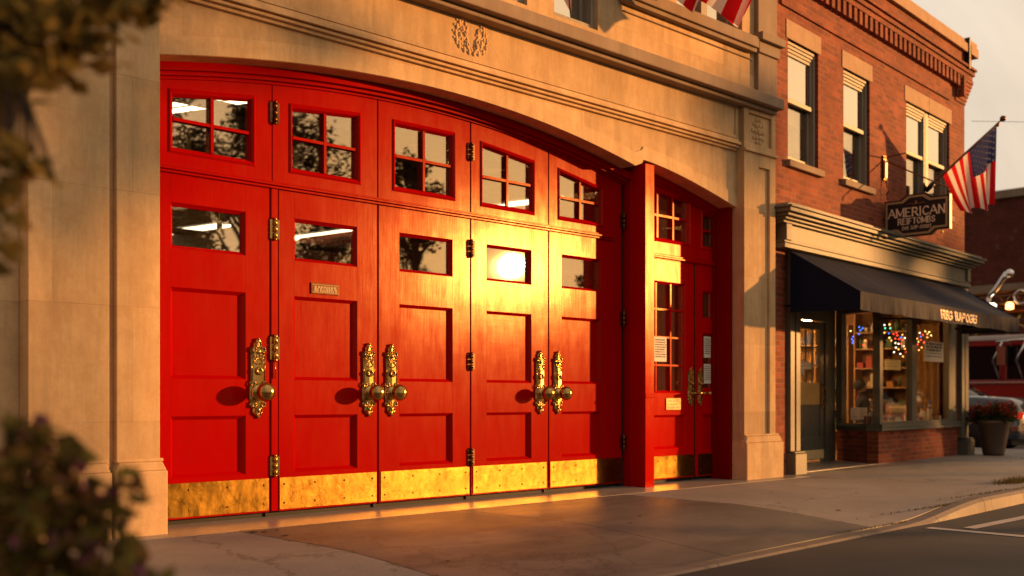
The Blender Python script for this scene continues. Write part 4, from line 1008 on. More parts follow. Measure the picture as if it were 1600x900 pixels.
# ----------------------------------------------------------------- hanging sign
sg = thing('hanging_sign', 'dark maroon projecting shop sign with pale gold lettering and shaped edges', 'sign', BE((3.60, 0, 3.42)), PH)
# local: x along the street, -y outward (reading direction), z up
n0, n1 = .03, 1.0; H = .63
def shape(i=0):
    e = i; W0, W1 = n0+e, n1-e; c = .14; s_ = .07
    return [(W0, .0+s_+e), (W0+c+.02, s_+e), (W0+c+.10, e), (W1-c-.12, e), (W1-c-.04, s_+e), (W1, s_+e), (W1, H-s_-e), (W1-c-.10, H-s_-e), (W1-c-.20, H-e), (W0+c+.20, H-e), (W0+c+.10, H-s_-e), (W0, H-s_-e)]
def nprism(poly, x0, x1, mb, mi=0):
    n_ = len(poly); vs = [(x0, -a, z) for a, z in poly]+[(x1, -a, z) for a, z in poly]
    mb.add(vs, [tuple(range(n_)), tuple(range(2*n_-1, n_-1, -1))]+[(i, i+n_, (i+1) % n_+n_, (i+1) % n_) for i in range(n_)], mi)
b = MB(); nprism(shape(), -.035, .035, b); b.build('board', M['signboard'], sg, .004)
def rimline(e0, e1, x):
    A, Bq = shape(e0), shape(e1); n_ = len(A); mb = MB()
    for i in range(n_):
        j = (i+1) % n_
        for xx in (-x, x): mb.quad((xx, -A[i][0], A[i][1]), (xx, -A[j][0], A[j][1]), (xx, -Bq[j][0], Bq[j][1]), (xx, -Bq[i][0], Bq[i][1]))
    return mb
rimline(.022, .052, .0385).build('border', M['signgold'], sg)
b = MB(); b.box(-.04, .04, -1.012, -1.0, .06, H-.06); b.build('gilded_edge', M['edgegold'], sg)
b = MB()
for xf, sgn in ((-.037, -1), (.037, 1)):
    mp_ = (lambda X, Y, Z: (Y, -X, Z)) if sgn < 0 else (lambda X, Y, Z: (Y, -(1.03-X), Z))
    W = text_w('AMERICAN', .125, .86); letters(b, 'AMERICAN', .52-W/2+.01, .30, .13, xf, .17, .82, 1, mp_, sgn)
    W = text_w('REIFTOMBS', .092, .72); letters(b, 'REIFTOMBS', .525-W/2, .185, .092, xf, .17, .72, 1, mp_, sgn)
    W = text_w('DOI 3OP-OOSIT', .05, .8); letters(b, 'DOI 3OP-OOSIT', .53-W/2, .105, .05, xf, .18, .8, 0, mp_, sgn)
b.build('lettering', M['lettering'], sg)
b = MB()
for xx in (-.0385, .0385):
    for sx in (-1, 1): b.tube([(xx, -.515, .485), (xx, -.515-sx*.05, .478), (xx, -.515-sx*.1, .495), (xx, -.515-sx*.13, .48)], .004, 6)
    b.ball((xx, -.515, .50), .018, .3, 1, 1.6, 8)
b.build('ornament', simple('copper_ornament', (.40, .13, .05), .5), sg)
b = MB(); b.box(-.05, .05, -.03, 0, .90, 1.27); b.tube([(0, -.02, 1.24), (0, -.35, 1.27)], .010, 8); b.tube([(0, -.02, 1.2), (0, -.98, .66), (0, -.98, .60)], .011, 8)
b.tube([(0, -.07, .6), (0, -.05, .68), (0, -.09, .74), (0, -.06, .8), (0, -.04, .9)], .012, 8); b.tube([(0, .0, .3), (0, -.05, .3)], .02, 8)
b.torus((0, -.98, .64), .02, .006, 'x', 10, 5)
b.build('bracket', M['brass_dark'], sg)
b = MB(); b.ball((0, -.88, .03), .025, 1, 1, 1.4, 8); b.build('finial', M['edgegold'], sg)
b = MB(); b.box(-.04, .04, -.05, -.03, .93, 1.2); b.build('wall_plate', M['edgegold'], sg)
# ----------------------------------------------------------------- second flag
fl = thing('flag_on_pole', 'american flag on a slanted pole with ball finial on the brick building', 'flag', BE((5.28, 0, 4.40)), PH)
q0, q1 = Vector((0, .0, 0)), Vector((0, -1.20, .96))
b = MB(); b.tube([q0, q1], [.024, .016], 10); b.build('pole', simple('varnished_pole', (.20, .08, .04), .35), fl)
b = MB(); b.ball(q1+Vector((0, -.02, .02)), .048, seg=16); b.lathe([(.02, 0), (.035, .03), (.02, .05)], q1-Vector((0, -.06, .09)), seg=10); b.build('finial', M['brass_dark'], fl)
b = MB(); b.box(-.06, .06, -.03, 0, -.1, .12); b.tube([(0, -.02, 0), (0, -.14, .11)], .04, 10); b.build('bracket', M['iron'], fl)
def S2(h, l):
    p = q0+(q1-q0)*(.24+.70*h)
    # the lower (inner) end drops short and swings outward, the outer end hangs straight down
    end0 = Vector((.06, -.58, -.42)); end1 = Vector((.0, -1.10, -.38))
    e = end0.lerp(end1, h)
    v = p.lerp(e, l)
    v.z -= .05*math.sin(math.pi*l)*(1-h)
    amp = l**.8
    v.x += amp*(.10*math.sin(h*13+.6)+.03*math.sin(h*27)); v.y += amp*.05*math.cos(h*13+.4)
    v.z += amp*.05*math.cos(h*13)-.0
    return v
flag(fl, S2, can=.46, ch=.5)
# ================================================================= GROUND
def lerp(a, b, t): return a+(b-a)*t
def sstep(a, b, x): t = min(1, max(0, (x-a)/(b-a))); return t*t*(3-2*t)
def yk(x):
    P_ = [(-60, -3.3), (5.5, -3.3), (9.3, -3.13), (12, -2.95), (22, -2.55), (60, -2.4)]
    for (a, c), (b, d) in zip(P_[:-1], P_[1:]):
        if x <= b: return lerp(c, d, (x-a)/(b-a))
    return -2.4
def zg(x, y):
    d = 1-sstep(8.9, 10.9, x); s_ = min(1, max(0, (-1.6-y)/1.55))
    return -.118*d*s_**1.3
def sheet(name, x0, x1, ya, yb, zf, m, nx=40, ny=12, skirt=.15, dz=0):
    b = MB(); V = []
    for i in range(nx+1):
        x = lerp(x0, x1, i/nx)
        for j in range(ny+1):
            y = lerp(ya(x), yb(x), j/ny); V.append((x, y, zf(x, y)+dz))
    n1_ = ny+1
    b.add(V, [(i*n1_+j, (i+1)*n1_+j, (i+1)*n1_+j+1, i*n1_+j+1) for i in range(nx) for j in range(ny)], 0, True)
    for i in range(nx):                                   # skirt along the street side
        a = V[i*n1_]; c = V[(i+1)*n1_]
        b.quad((a[0], a[1], a[2]-skirt), (c[0], c[1], c[2]-skirt), c, a)
    for j in range(ny):
        for k, fl_ in ((0, 0), (nx, 1)):
            a = V[k*n1_+j]; c = V[k*n1_+j+1]; b.quad((a[0], a[1], a[2]-skirt), (c[0], c[1], c[2]-skirt), c, a)
    o = b.build(name, m); tag(o, kind='structure'); return o
g = .006
edge = lambda x: yk(x)+.165
YB = -.245
sheet('sidewalk', -12, 4.1-g, edge, lambda x: YB-g, zg, M['concrete'], 30)
sheet('driveway_apron', 4.1+g, 6.32, edge, lambda x: YB-g, zg, M['apron'], 16, 20)
sheet('driveway_apron', 6.33, 8.55-g, edge, lambda x: YB-g, zg, M['apron'], 16, 20)
sheet('sidewalk', 8.55+g, 12.2, edge, lambda x: YB-g, zg, M['concrete'], 26, 16)
sheet('sidewalk', 12.21, 16.2, edge, lambda x: .06+(x-12)*.0, lambda x, y: 0, M['concrete'], 6)
sheet('sidewalk', 16.21, 21.8, edge, lambda x: 6, lambda x, y: 0, M['concrete'], 6)
sheet('threshold_strip', -12, 12.2, lambda x: YB, lambda x: .6, lambda x, y: 0.0, M['strip'], 24, 4, dz=.002)
sheet('sidewalk', 12.2, 16.2, lambda x: .064, lambda x: 1.4, lambda x, y: 0, M['strip'], 6, dz=-.002)
b = MB(); X = -12.0                                       # kerb, laid stone by stone
while X < 22:
    L_ = 1.2; a, c = X+.004, X+L_-.004; ns = 4
    for i in range(ns):
        x0, x1 = lerp(a, c, i/ns), lerp(a, c, (i+1)/ns); f = [(x0, yk(x0)), (x1, yk(x1))]
        def P4(x, y, dy, z): return (x, y+dy, z)
        z0, z1 = zg(x0, yk(x0))+.004, zg(x1, yk(x1))+.004
        pr0 = [(.16, z0), (.045, z0), (.012, z0-.03), (-.012, -.16)]; pr1 = [(.16, z1), (.045, z1), (.012, z1-.03), (-.012, -.16)]
        for (d0, h0), (d1, h1), (e0, k0), (e1, k1) in zip(pr0[:-1], pr0[1:], pr1[:-1], pr1[1:]):
            b.quad((x0, yk(x0)+d1, h1), (x1, yk(x1)+e1, k1), (x1, yk(x1)+e0, k0), (x0, yk(x0)+d0, h0))
    X += L_
tag(b.build('kerb', M['kerbm']), kind='structure')
w = MB(); w.box(-80, 140, -12.5, 60, -.5, -.13); tag(w.build('road', M['asphalt']), kind='structure')
w = MB(); w.box(-300, 500, -400, 400, -.9, -.52); tag(w.build('ground', simple('dry_earth', (.09, .07, .045), .95)), kind='structure')
w = MB(); w.box(-80, 140, -16, -12.5, -.5, 0.0); tag(w.build('sidewalk', M['concrete']), kind='structure')
w = MB(); w.box(-80, 140, -400, -16, -.5, -.02); tag(w.build('lawn', simple('park_grass', (.055, .06, .02), .95, bump=.6)), kind='structure')
w = MB()
w.quad((9.02, -3.25, -.126), (9.02, -8.2, -.126), (9.14, -8.2, -.126), (9.14, -3.25, -.126))
tag(w.build('road_marking', M['whiteline']), kind='structure')
w = MB(); w.quad((9.30, -3.57, -.126), (9.30, -3.46, -.126), (12.5, -3.44, -.126), (12.5, -3.55, -.126)); tag(w.build('road_marking', M['whiteline']), kind='structure')
# dirt and crumbs in the joints, tufts at the kerb
def blades(name, c, rx, ry, n_, h, m, z=0):
    b = MB(); rnd = random.Random(int(c[0]*7+c[1]*3))
    for k in range(n_):
        x = c[0]+rnd.gauss(0, rx); y = c[1]+rnd.gauss(0, ry); q = rnd.uniform(0, 6.28); l = h*rnd.uniform(.4, 1.2); t = rnd.uniform(.2, 1.0)
        dx, dy = math.cos(q), math.sin(q); wv = .006
        b.add([(x-dy*wv, y+dx*wv, z), (x+dy*wv, y-dx*wv, z), (x+dx*l*t, y+dy*l*t, z+l)], [(0, 1, 2)])
    return tag(b.build(name, m), kind='stuff')
M['grassm'] = leaf_mat('dry_grass', [(.10, .09, .03), (.16, .12, .05), (.06, .07, .02)])
for c, rx, ry, n_, h in (((13.2, -2.42), .22, .06, 420, .07), ((14.6, -2.35), .35, .05, 380, .06), ((10.2, -2.93), .6, .012, 240, .02), ((11.6, -2.80), .5, .012, 160, .025), ((8.9, -3.0), .5, .012, 160, .014)):
    blades('grass', c, rx, ry, n_, h, M['grassm'], min(zg(c[0], c[1]), 0)-.002)
def litter(i, x, y):
    r_ = random.Random(i); b = MB(); s_ = r_.uniform(.02, .045); z = zg(x, y)+.006
    q = r_.uniform(0, 6.28); u = Vector((math.cos(q), math.sin(q), .1))*s_; v = Vector((-math.sin(q), math.cos(q), .25))*s_*.6
    b.add([-u, v*.9, u, -v*.8, (0, 0, -.002)], [(4, 0, 1), (4, 1, 2), (4, 2, 3), (4, 3, 0)])
    o = b.build('dead_leaf', M['bark']); o.location = (x, y, z)
    tag(o, 'small curled brown leaf lying on the concrete in front of the doors', 'leaf', 'dead leaves scattered on the pavement')
rnd = random.Random(9)
for i, (px, y) in enumerate(((412, 832), (432, 830), (394, 833), (486, 850), (700, 868), (680, 885), (445, 838), (1290, 764), (1578, 722), (1597, 717), (1310, 790), (1000, 806), (985, 815), (1205, 770), (530, 826))):
    wz = 1680/(y-622); p = at(px, y, wz); litter(i, p.x, p.y)
# planting bed at the left that carries the shrub and the tree beside the camera
w = MB(); w.box(-4, 1.9, -6.6, -3.32, -.14, .0); tag(w.build('planting_bed', M['soil']), kind='structure')
w = MB(); w.box(-4, 2.05, -6.75, -6.6, -.14, .03); w.box(1.9, 2.05, -6.6, -3.32, -.14, .03); tag(w.build('kerb', M['kerbm']), kind='structure')
# ================================================================= FOLIAGE
def leafmesh(name, centers, rads, n_, size, m, parent, seed, mi=None, flat=.5):
    r_ = np.random.default_rng(seed)
    C_ = np.array([tuple(c) for c in centers]); Rr = np.array(rads); wgt = Rr**2/np.sum(Rr**2)
    idx = r_.choice(len(C_), n_, p=wgt)
    d = r_.normal(size=(n_, 3)); d /= np.linalg.norm(d, axis=1)[:, None]
    P = C_[idx]+d*(Rr[idx]*r_.random(n_)**.45)[:, None]
    a = r_.normal(size=(n_, 3)); a[:, 2] *= flat; a /= np.linalg.norm(a, axis=1)[:, None]
    b = np.cross(a, r_.normal(size=(n_, 3))); b /= np.linalg.norm(b, axis=1)[:, None]; cc = np.cross(a, b)
    s_ = size*r_.uniform(.6, 1.3, n_)[:, None]
    V = np.stack([P-a*s_*.5, P+b*s_*.28+cc*s_*.06, P+a*s_*.5, P-b*s_*.28+cc*s_*.06], 1).reshape(-1, 3)
    me = bpy.data.meshes.new(name); me.vertices.add(len(V)); me.vertices.foreach_set('co', V.ravel())
    me.loops.add(n_*4); me.polygons.add(n_); me.loops.foreach_set('vertex_index', np.arange(n_*4)); me.polygons.foreach_set('loop_start', np.arange(n_)*4)
    me.materials.append(m); me.update(calc_edges=True)
    o = bpy.data.objects.new(name, me); COL.objects.link(o); o.parent = parent; return o
M['leaf_fg'] = leaf_mat('olive_leaf', [(.13, .10, .03), (.30, .20, .05), (.42, .26, .07), (.09, .08, .03)], .5)
M['leaf_bush'] = leaf_mat('shrub_leaf', [(.12, .10, .03), (.26, .20, .05), (.06, .05, .02), (.32, .17, .05)], .5)
M['petal'] = leaf_mat('dusky_pink_petal', [(.20, .03, .03), (.26, .10, .14), (.14, .04, .08), (.22, .06, .04)])
M['leaf_far'] = leaf_mat('park_tree_leaf', [(.05, .045, .014), (.035, .035, .012), (.08, .06, .02)])
# tree beside the camera
tb = at(-175, 622, 2.5); tb.z = 0
tr = thing('leafy_tree', 'dark leafy tree out of focus at the upper left edge', 'tree', tb)
cl = [(55, 30, 80, 2.3), (135, 25, 62, 2.35), (200, 15, 48, 2.4), (255, -5, 28, 2.4), (40, 110, 52, 2.2), (100, 95, 45, 2.35), (165, 85, 30, 2.4), (78, 128, 20, 2.4), (100, 50, 60, 2.3), (20, -60, 110, 2.4), (150, -80, 110, 2.5), (-60, 60, 110, 2.3),
      (18, 252, 42, 2.2), (62, 268, 26, 2.2), (85, 280, 12, 2.2), (4, 330, 34, 2.15), (10, 385, 22, 2.15), (-50, 280, 80, 2.2), (-60, 400, 60, 2.2), (-150, -100, 200, 2.5), (-250, 100, 180, 2.6), (300, -160, 90, 2.6)]
cs = [at(a, y, w_)-tb for a, y, r_, w_ in cl]; rs = [r_/F*w_ for a, y, r_, w_ in cl]
leafmesh('crown', cs, rs, 2100, .065, M['leaf_fg'], tr, 31)
b = MB()
T0 = [Vector((0, 0, -.02)), at(-165, 600, 2.5)-tb, at(-120, 420, 2.45)-tb, at(-60, 260, 2.4)-tb, at(10, 110, 2.35)-tb, at(62, 0, 2.4)-tb, at(110, -160, 2.5)-tb]
b.tube(T0, [.10, .09, .08, .07, .058, .050, .03], 12)
for a, y, r_, w_ in cl[:18]:
    src = min(T0[2:], key=lambda p_: (p_-(at(a, y, w_)-tb)).length); e = at(a, y, w_)-tb; mid = (src+e)/2+Vector((0, 0, .03))
    b.tube([src, mid, e], [.012, .008, .004], 6)
b.build('trunk', M['bark'], tr)
# flowering shrub beside the camera
sb_ = at(40, 622, 2.3); sb_.z = 0
sh = thing('flowering_shrub', 'dark flowering shrub out of focus in the lower left corner', 'shrub', sb_)
cl = [(35, 750, 95, 2.1), (105, 790, 85, 2.1), (50, 690, 50, 2.15), (100, 715, 30, 2.15), (160, 775, 40, 2.1), (120, 870, 105, 2.1), (210, 762, 20, 2.1), (190, 745, 14, 2.1), (175, 900, 60, 2.05), (230, 905, 45, 2.05), (0, 860, 130, 2.1), (-60, 760, 110, 2.2), (60, 1000, 170, 2.1), (-100, 950, 200, 2.2), (200, 1050, 120, 2.1)]
cs = [at(a, y, w_)-sb_ for a, y, r_, w_ in cl]; rs = [r_/F*w_ for a, y, r_, w_ in cl]
cs += [Vector((.0, .0, .28)), Vector((.15, -.1, .2)), Vector((-.25, .1, .25))]; rs += [.3, .25, .3]
leafmesh('foliage', cs, rs, 2300, .064, M['leaf_bush'], sh, 33, flat=1)
leafmesh('blossoms', cs[:12], [q*1.02 for q in rs[:12]], 260, .035, M['petal'], sh, 34, flat=1)
b = MB(); rnd = random.Random(2)
for c in cs: b.tube([Vector((rnd.uniform(-.08, .08), rnd.uniform(-.08, .08), -.01)), c*.5+Vector((0, 0, -.05)), c], [.012, .008, .004], 6)
b.build('stems', M['bark'], sh)
# park trees across the street: mirrored in the door glass and shading the facades
def big_tree(x, y, top, rad, n_, seed, lbl, base=None, grp='trees across the street', sz=.20):
    r = thing('park_tree', lbl, 'tree', (x, y, -.03), 0, grp); rnd = random.Random(seed)
    lo = base if base is not None else top*.42
    cs, rs = [], []
    for k in range(34):
        u = rnd.uniform(0, 1); q = rnd.uniform(0, 6.28); z = lo+(top-lo)*u; R_ = rad*(math.sin(math.pi*min(1, .12+.86*u))**.7)*rnd.uniform(.35, 1.0)
        cs.append(Vector((R_*math.cos(q), R_*math.sin(q), z))); rs.append(rad*rnd.uniform(.16, .34))
    cs.append(Vector((0, 0, top-rad*.3))); rs.append(rad*.3)
    leafmesh('crown', cs, rs, n_, sz, M['leaf_far'], r, seed)
    b = MB(); b.tube([(0, 0, 0), (.1, .05, lo*.6), (0, .1, lo), (.1, 0, lo+(top-lo)*.6), (0, 0, top*.95)], [rad*.09+.05, rad*.07+.04, rad*.06+.03, .08, .03], 10)
    for c in cs[:22]: b.tube([(0, .05, max(lo*.8, c.z-rad*.8)), (c.x*.5, c.y*.5, c.z-rad*.25), tuple(c)], [.09, .06, .02], 6)
    b.build('trunk', M['bark'], r); return r
def mir(px, w_):
    """ground position seen in the door glass at column px, w_ metres along the mirrored view"""
    t = (px-800)/F; wp = 7.92/(ST-t*CT); x0 = wp*(CT+t*ST); a = math.atan2(ST-t*CT, CT+t*ST)-(TH-SUNAZ)
    d = (w_-wp)*math.sqrt(1+t*t); return x0+d*math.cos(a), .42-d*math.sin(a)
L1 = 'large spreading tree mirrored dark in the second transom light'
x, y = mir(400, 45); big_tree(x, y, 13.6, 4.6, 17000, 41, L1, 3.0, sz=.24)
x, y = mir(215, 48); big_tree(x, y, 15.5, 5.2, 26000, 43, 'broad tree added at the left end of the row to darken the first door windows', 2.5, sz=.30)  # added to keep the sky's reflection out of the first panes
x, y = mir(520, 52); big_tree(x, y, 9.4, 3.2, 9000, 46, 'rounded tree added to darken the reflection in the second door window', 2.5, sz=.24)  # added to cover the bright sky mirrored in that window
x, y = mir(648, 34); big_tree(x, y, 8.5, 1.35, 2400, 42, 'slender tree mirrored in the third transom light', 5.9, sz=.17)
x, y = mir(635, 62); big_tree(x, y, 10.4, 2.6, 7000, 44, 'tree mirrored in the third door window of the bay', 3.0)
cs_, sn_ = math.cos(SUNAZ), math.sin(SUNAZ)
big_tree(11.4+36*cs_, -36*sn_, 9.4, .75, 900, 49, 'tall slender tree added across the street to shade the right pilaster', 8.2, sz=.2)  # added caster, crown sized to dull the frieze end and pilaster
LT = 'low round tree at the far side of the street, there to darken the brick building'
for i, (fx_, L_, tp, rd) in enumerate(((16.4, 36, 8.4, 1.7), (19.6, 38, 8.3, 1.9), (23.5, 37, 9.0, 2.4))):
    big_tree(fx_+L_*cs_, -L_*sn_, tp, rd, 6500, 50+i, LT, 1.6)
for i, (x, y, tp, rd) in enumerate(((62, -22, 9, 3), (72, -18, 9, 3), (81, -21, 10, 3.4), (91, -18, 10, 3.5), (103, -21, 11, 4))):
    big_tree(x, y, tp+.3, rd*1.25, 8000, 60+i, LT, 1.2, sz=.42)  # far row added out of view so the shop glass reflects dark
# ================================================================= PLANTER, CAR, FIRE ENGINE, FAR BUILDING
pl = thing('planter', 'tall tapered brown pot of red flowers at the corner of the pavement', 'planter', (19.1, .26, 0))
b = MB(); b.lathe([(0, .0), (.165, .0), (.18, .05), (.27, .55), (.295, .56), (.295, .61), (.26, .61), (.25, .56), (0, .56)], (0, 0, 0), seg=32); b.build('pot', simple('terracotta_brown', (.09, .055, .038), .7), pl)
b = MB(); b.lathe([(0, .575), (.25, .57)], (0, 0, 0), seg=20); b.build('soil', M['soil'], pl)
rnd = random.Random(8); cs = [Vector((rnd.uniform(-.3, .3), rnd.uniform(-.3, .3), rnd.uniform(.62, .84))) for _ in range(26)]
leafmesh('foliage', cs, [.12]*26, 1800, .055, leaf_mat('geranium_leaf', [(.04, .06, .02), (.03, .04, .015)]), pl, 61, flat=1)
leafmesh('flowers', [c+Vector((0, 0, .07)) for c in cs], [.11]*26, 900, .045, leaf_mat('red_petal', [(.35, .02, .02), (.22, .02, .03), (.45, .08, .03)]), pl, 62, flat=1)
M['carpaint'] = simple('dark_blue_car_paint', (.010, .018, .035), .22, 0, var=.05, bump=0, Coat_Weight=1.0)
M['chrome'] = simple('chrome', (.75, .72, .70), .15, 1, var=.05, bump=.02)
M['tyre'] = simple('tyre_rubber', (.012, .012, .012), .8)
M['darkglass'] = simple('dark_vehicle_glass', (.008, .008, .010), .08, 0, bump=0)
M['engine_red'] = simple('engine_red_paint', (.33, .012, .010), .28, bump=0, Coat_Weight=.8)
M['white_paint'] = simple('white_vehicle_paint', (.6, .56, .52), .35, bump=0)
def wheel(par, x, y, r_, wd, side, z=None):
    b = MB(); z = z or r_; p = [(0, 0), (r_*.6, 0), (r_*.64, .02), (r_*.93, .0), (r_, .04), (r_, wd-.04), (r_*.93, wd), (0, wd)]
    b.lathe([(q, (h if side > 0 else -h)) for q, h in p[2:]], (x, y, z), 'y', 28); o = b.build('tyre', M['tyre'], par)
    b = MB(); b.lathe([(q, (h if side > 0 else -h)) for q, h in [(0, .03), (r_*.15, .0), (r_*.2, .03), (r_*.55, .05), (r_*.64, .015)]], (x, y, z), 'y', 24)
    for k in range(5): q = k*1.2566; b.tube([(x+r_*.15*math.cos(q), y+side*.02, z+r_*.15*math.sin(q)), (x+r_*.6*math.cos(q), y+side*.02, z+r_*.6*math.sin(q))], .028, 6)
    b.build('rim', M['chrome'], par); return o
def loft(sections, name, m, par, smooth=True):
    """sections: list of (x, [(y,z)...]) lofted along x"""
    b = MB(); n_ = len(sections[0][1]); V = [(x, y, z) for x, s_ in sections for y, z in s_]
    fs_ = [(i*n_+k, i*n_+k+1, (i+1)*n_+k+1, (i+1)*n_+k) for i in range(len(sections)-1) for k in range(n_-1)]
    fs_ += [tuple(range(n_-1, -1, -1)), tuple(range((len(sections)-1)*n_, len(sections)*n_))]
    b.add(V, fs_, 0, smooth); return b.build(name, m, par)
# car: local x = length, rear at x=0; its near side is local +y
car = thing('parked_car', 'dark blue saloon car parked on the side street behind the planter', 'car', (23.5, 1.25, -.13), R(90))
def csec(top, w_, bot=.28): return [(-w_, bot), (-w_-.02, bot+.25), (-w_, top*.72), (-w_+.10, top-.05), (-w_+.3, top), (w_-.3, top), (w_-.10, top-.05), (w_, top*.72), (w_+.02, bot+.25), (w_, bot)]
prof = [(0, .72, .62), (.06, .98, .76), (.25, 1.13, .84), (.9, 1.18, .87), (1.4, 1.18, .88), (2.6, 1.10, .90), (3.2, 1.08, .9), (4.0, .98, .87), (4.4, .86, .80), (4.6, .62, .68)]
loft([(x, csec(t, w_)) for x, t, w_ in prof], 'body', M['carpaint'], car)
gh = [(1.0, 1.12, .72), (1.55, 1.44, .60), (2.1, 1.50, .58), (2.7, 1.46, .58), (3.35, 1.08, .70)]
loft([(x, [(-w_-.12*(1.5-t), 1.05), (-w_, t-.06), (-w_+.12, t), (w_-.12, t), (w_, t-.06), (w_+.12*(1.5-t), 1.05)]) for x, t, w_ in gh], 'cabin', M['darkglass'], car)
b = MB(); b.box(1.55, 2.85, -.50, .50, 1.455, 1.52); b.build('roof', M['carpaint'], car, .03)
for x in (.85, 3.75):
    wheel(car, x, .70, .33, .20, 1); wheel(car, x, -.70, .33, .20, -1)
for s_ in (-1, 1):
    b = MB(); b.box(-.005, .28, s_*.60-.14, s_*.60+.20*(1 if s_ > 0 else .7), .70, .84); b.build('tail_light', emit('tail_lamp', (1, .05, .02), .5), car, .02)
    b = MB(); b.box(4.42, 4.56, s_*.6-.12, s_*.6+.12, .62, .74); b.build('headlight', M['chrome'], car, .02)
b = MB(); b.box(-.04, .12, -.80, .80, .44, .56); b.tube([(.25, .885, .60), (4.3, .90, .60)], .02, 6); b.build('bumper', M['chrome'], car, .02)
b = MB(); b.box(.1, 4.5, -.78, .78, .16, .36); b.build('underbody', M['black'], car)
# fire engine: local x = length, front at x = 0; near side is local +y
fe = thing('fire_engine', 'red fire engine with white cab roof parked behind the corner', 'fire engine', (30.3, 2.0, -.13), R(90))
b = MB(); b.box(0, 3.7, -1.2, 1.2, .55, 1.52); b.box(.15, 3.7, -1.15, 1.15, 1.52, 1.62)
for x0, x1 in ((.15, .30), (1.25, 1.42), (2.0, 2.18), (3.3, 3.7)): b.box(x0, x1, 1.08, 1.17, 1.62, 2.52); b.box(x0, x1, -1.17, -1.08, 1.62, 2.52)
b.box(.2, 3.7, -1.17, 1.17, 2.52, 2.66); b.build('cab', M['engine_red'], fe, .02)
b = MB(); b.box(.15, 3.75, -1.21, 1.21, 2.66, 2.80); b.build('cab_roof', M['white_paint'], fe, .03)
b = MB(); b.box(.28, 3.65, -1.09, 1.09, 1.62, 2.52); b.build('cab_window', M['darkglass'], fe)
b = MB(); b.box(3.8, 9.5, -1.22, 1.22, .55, 2.6)
b.build('rear_body', M['engine_red'], fe, .02)
for k in range(4):
    b = MB(); b.box(3.95+k*1.38, 5.15+k*1.38, 1.22, 1.235, .8, 2.3)
    for j in range(14): b.tube([(3.95+k*1.38, 1.24, .86+j*.1), (5.15+k*1.38, 1.24, .86+j*.1)], .02, 6)
    b.build('locker_shutter', M['chrome'], fe)
b = MB(); b.box(-.06, 9.5, 1.2, 1.245, 1.50, 1.56); b.box(0, 3.7, 1.2, 1.23, 1.0, 1.06); b.box(-.25, .0, -1.2, 1.2, .5, .85); b.build('chrome_trim', M['chrome'], fe, .008)
for x in (1.75, 7.2): wheel(fe, x, 1.0, .52, .3, 1); wheel(fe, x, -1.0, .52, .3, -1)
b = MB()
for x in (1.15, 1.75): b.tube([(x, 1.2, 1.62), (x+.1, 1.42, 2.1), (x-.15, 1.45, 2.62)], .035, 8)
b.tube([(.95, 1.45, 2.66), (1.75, 1.45, 2.62)], .03, 8); b.box(1.5, 1.72, 1.40, 1.50, 2.0, 2.5); b.v = [(q[0]+.4, q[1], q[2]) for q in b.v]; b.build('mirror_arm', M['chrome'], fe)
for x, m_ in ((2.0, emit('amber_lamp', (1, .45, .12), 6)), (2.45, emit('white_lamp', (1, .8, .6), 5)), (2.9, M['chrome'])):
    b = MB(); b.lathe([(0, -.02), (.10, 0), (.10, .13), (.06, .18), (0, .19)], (x, .95, 3.50), 'z', 16); b.build('beacon', m_, fe)
b = MB(); b.box(.9, 3.3, -.6, 1.0, 3.40, 3.47); b.tube([(.5, .9, 2.8), (.5, .9, 3.4)], .05, 8); b.tube([(1.5, .9, 2.8), (1.1, .9, 3.4)], .05, 8); b.tube([(2.3, .9, 2.8), (2.4, .9, 3.4)], .05, 8); b.tube([(1.0, .95, 3.0), (1.8, .95, 3.4)], .035, 8)
b.v = b.v[:8]+[(q[0]+.6, q[1], q[2]) for q in b.v[8:]]; b.build('light_bridge', M['brass_orn'], fe)
b = MB()
for yy in (-.35, .75):
    b.tube([(.4, yy, 3.75), (9.0, yy, 3.35)], .045, 8); b.tube([(.4, yy, 4.08), (9.0, yy, 3.68)], .035, 8)
    for k in range(20): x = .4+k*.45; dz = -.4*k*.45/8.6; b.tube([(x, yy, 3.75+dz), (x+.22, yy, 4.08+dz-.01), (x+.45, yy, 3.75+dz-.02)], .02, 6)
for k in range(24): x = .4+k*.36; b.tube([(x, -.35, 3.75-.4*k*.36/8.6), (x, .75, 3.75-.4*k*.36/8.6)], .02, 6)
b.build('ladder', M['brass_dark'], fe)
b = MB(); b.tube([(2.15, .95, 3.85), (1.95, .95, 4.05), (1.75, .95, 4.35), (1.66, .95, 4.42)], [.07, .08, .08, .11], 14); b.tube([(2.15, .95, 3.85), (2.2, .8, 3.5)], .06, 10); b.ball((1.60, .95, 4.44), .12, seg=12)
b.ball((1.0, .95, 3.95), .12, seg=12); b.torus((1.3, .95, 3.8), .18, .03, 'y', 16, 6); b.torus((.85, .95, 3.78), .16, .03, 'y', 16, 6); b.v = [(q[0]+.4, q[1], q[2]) for q in b.v]; b.build('water_cannon', M['chrome'], fe)
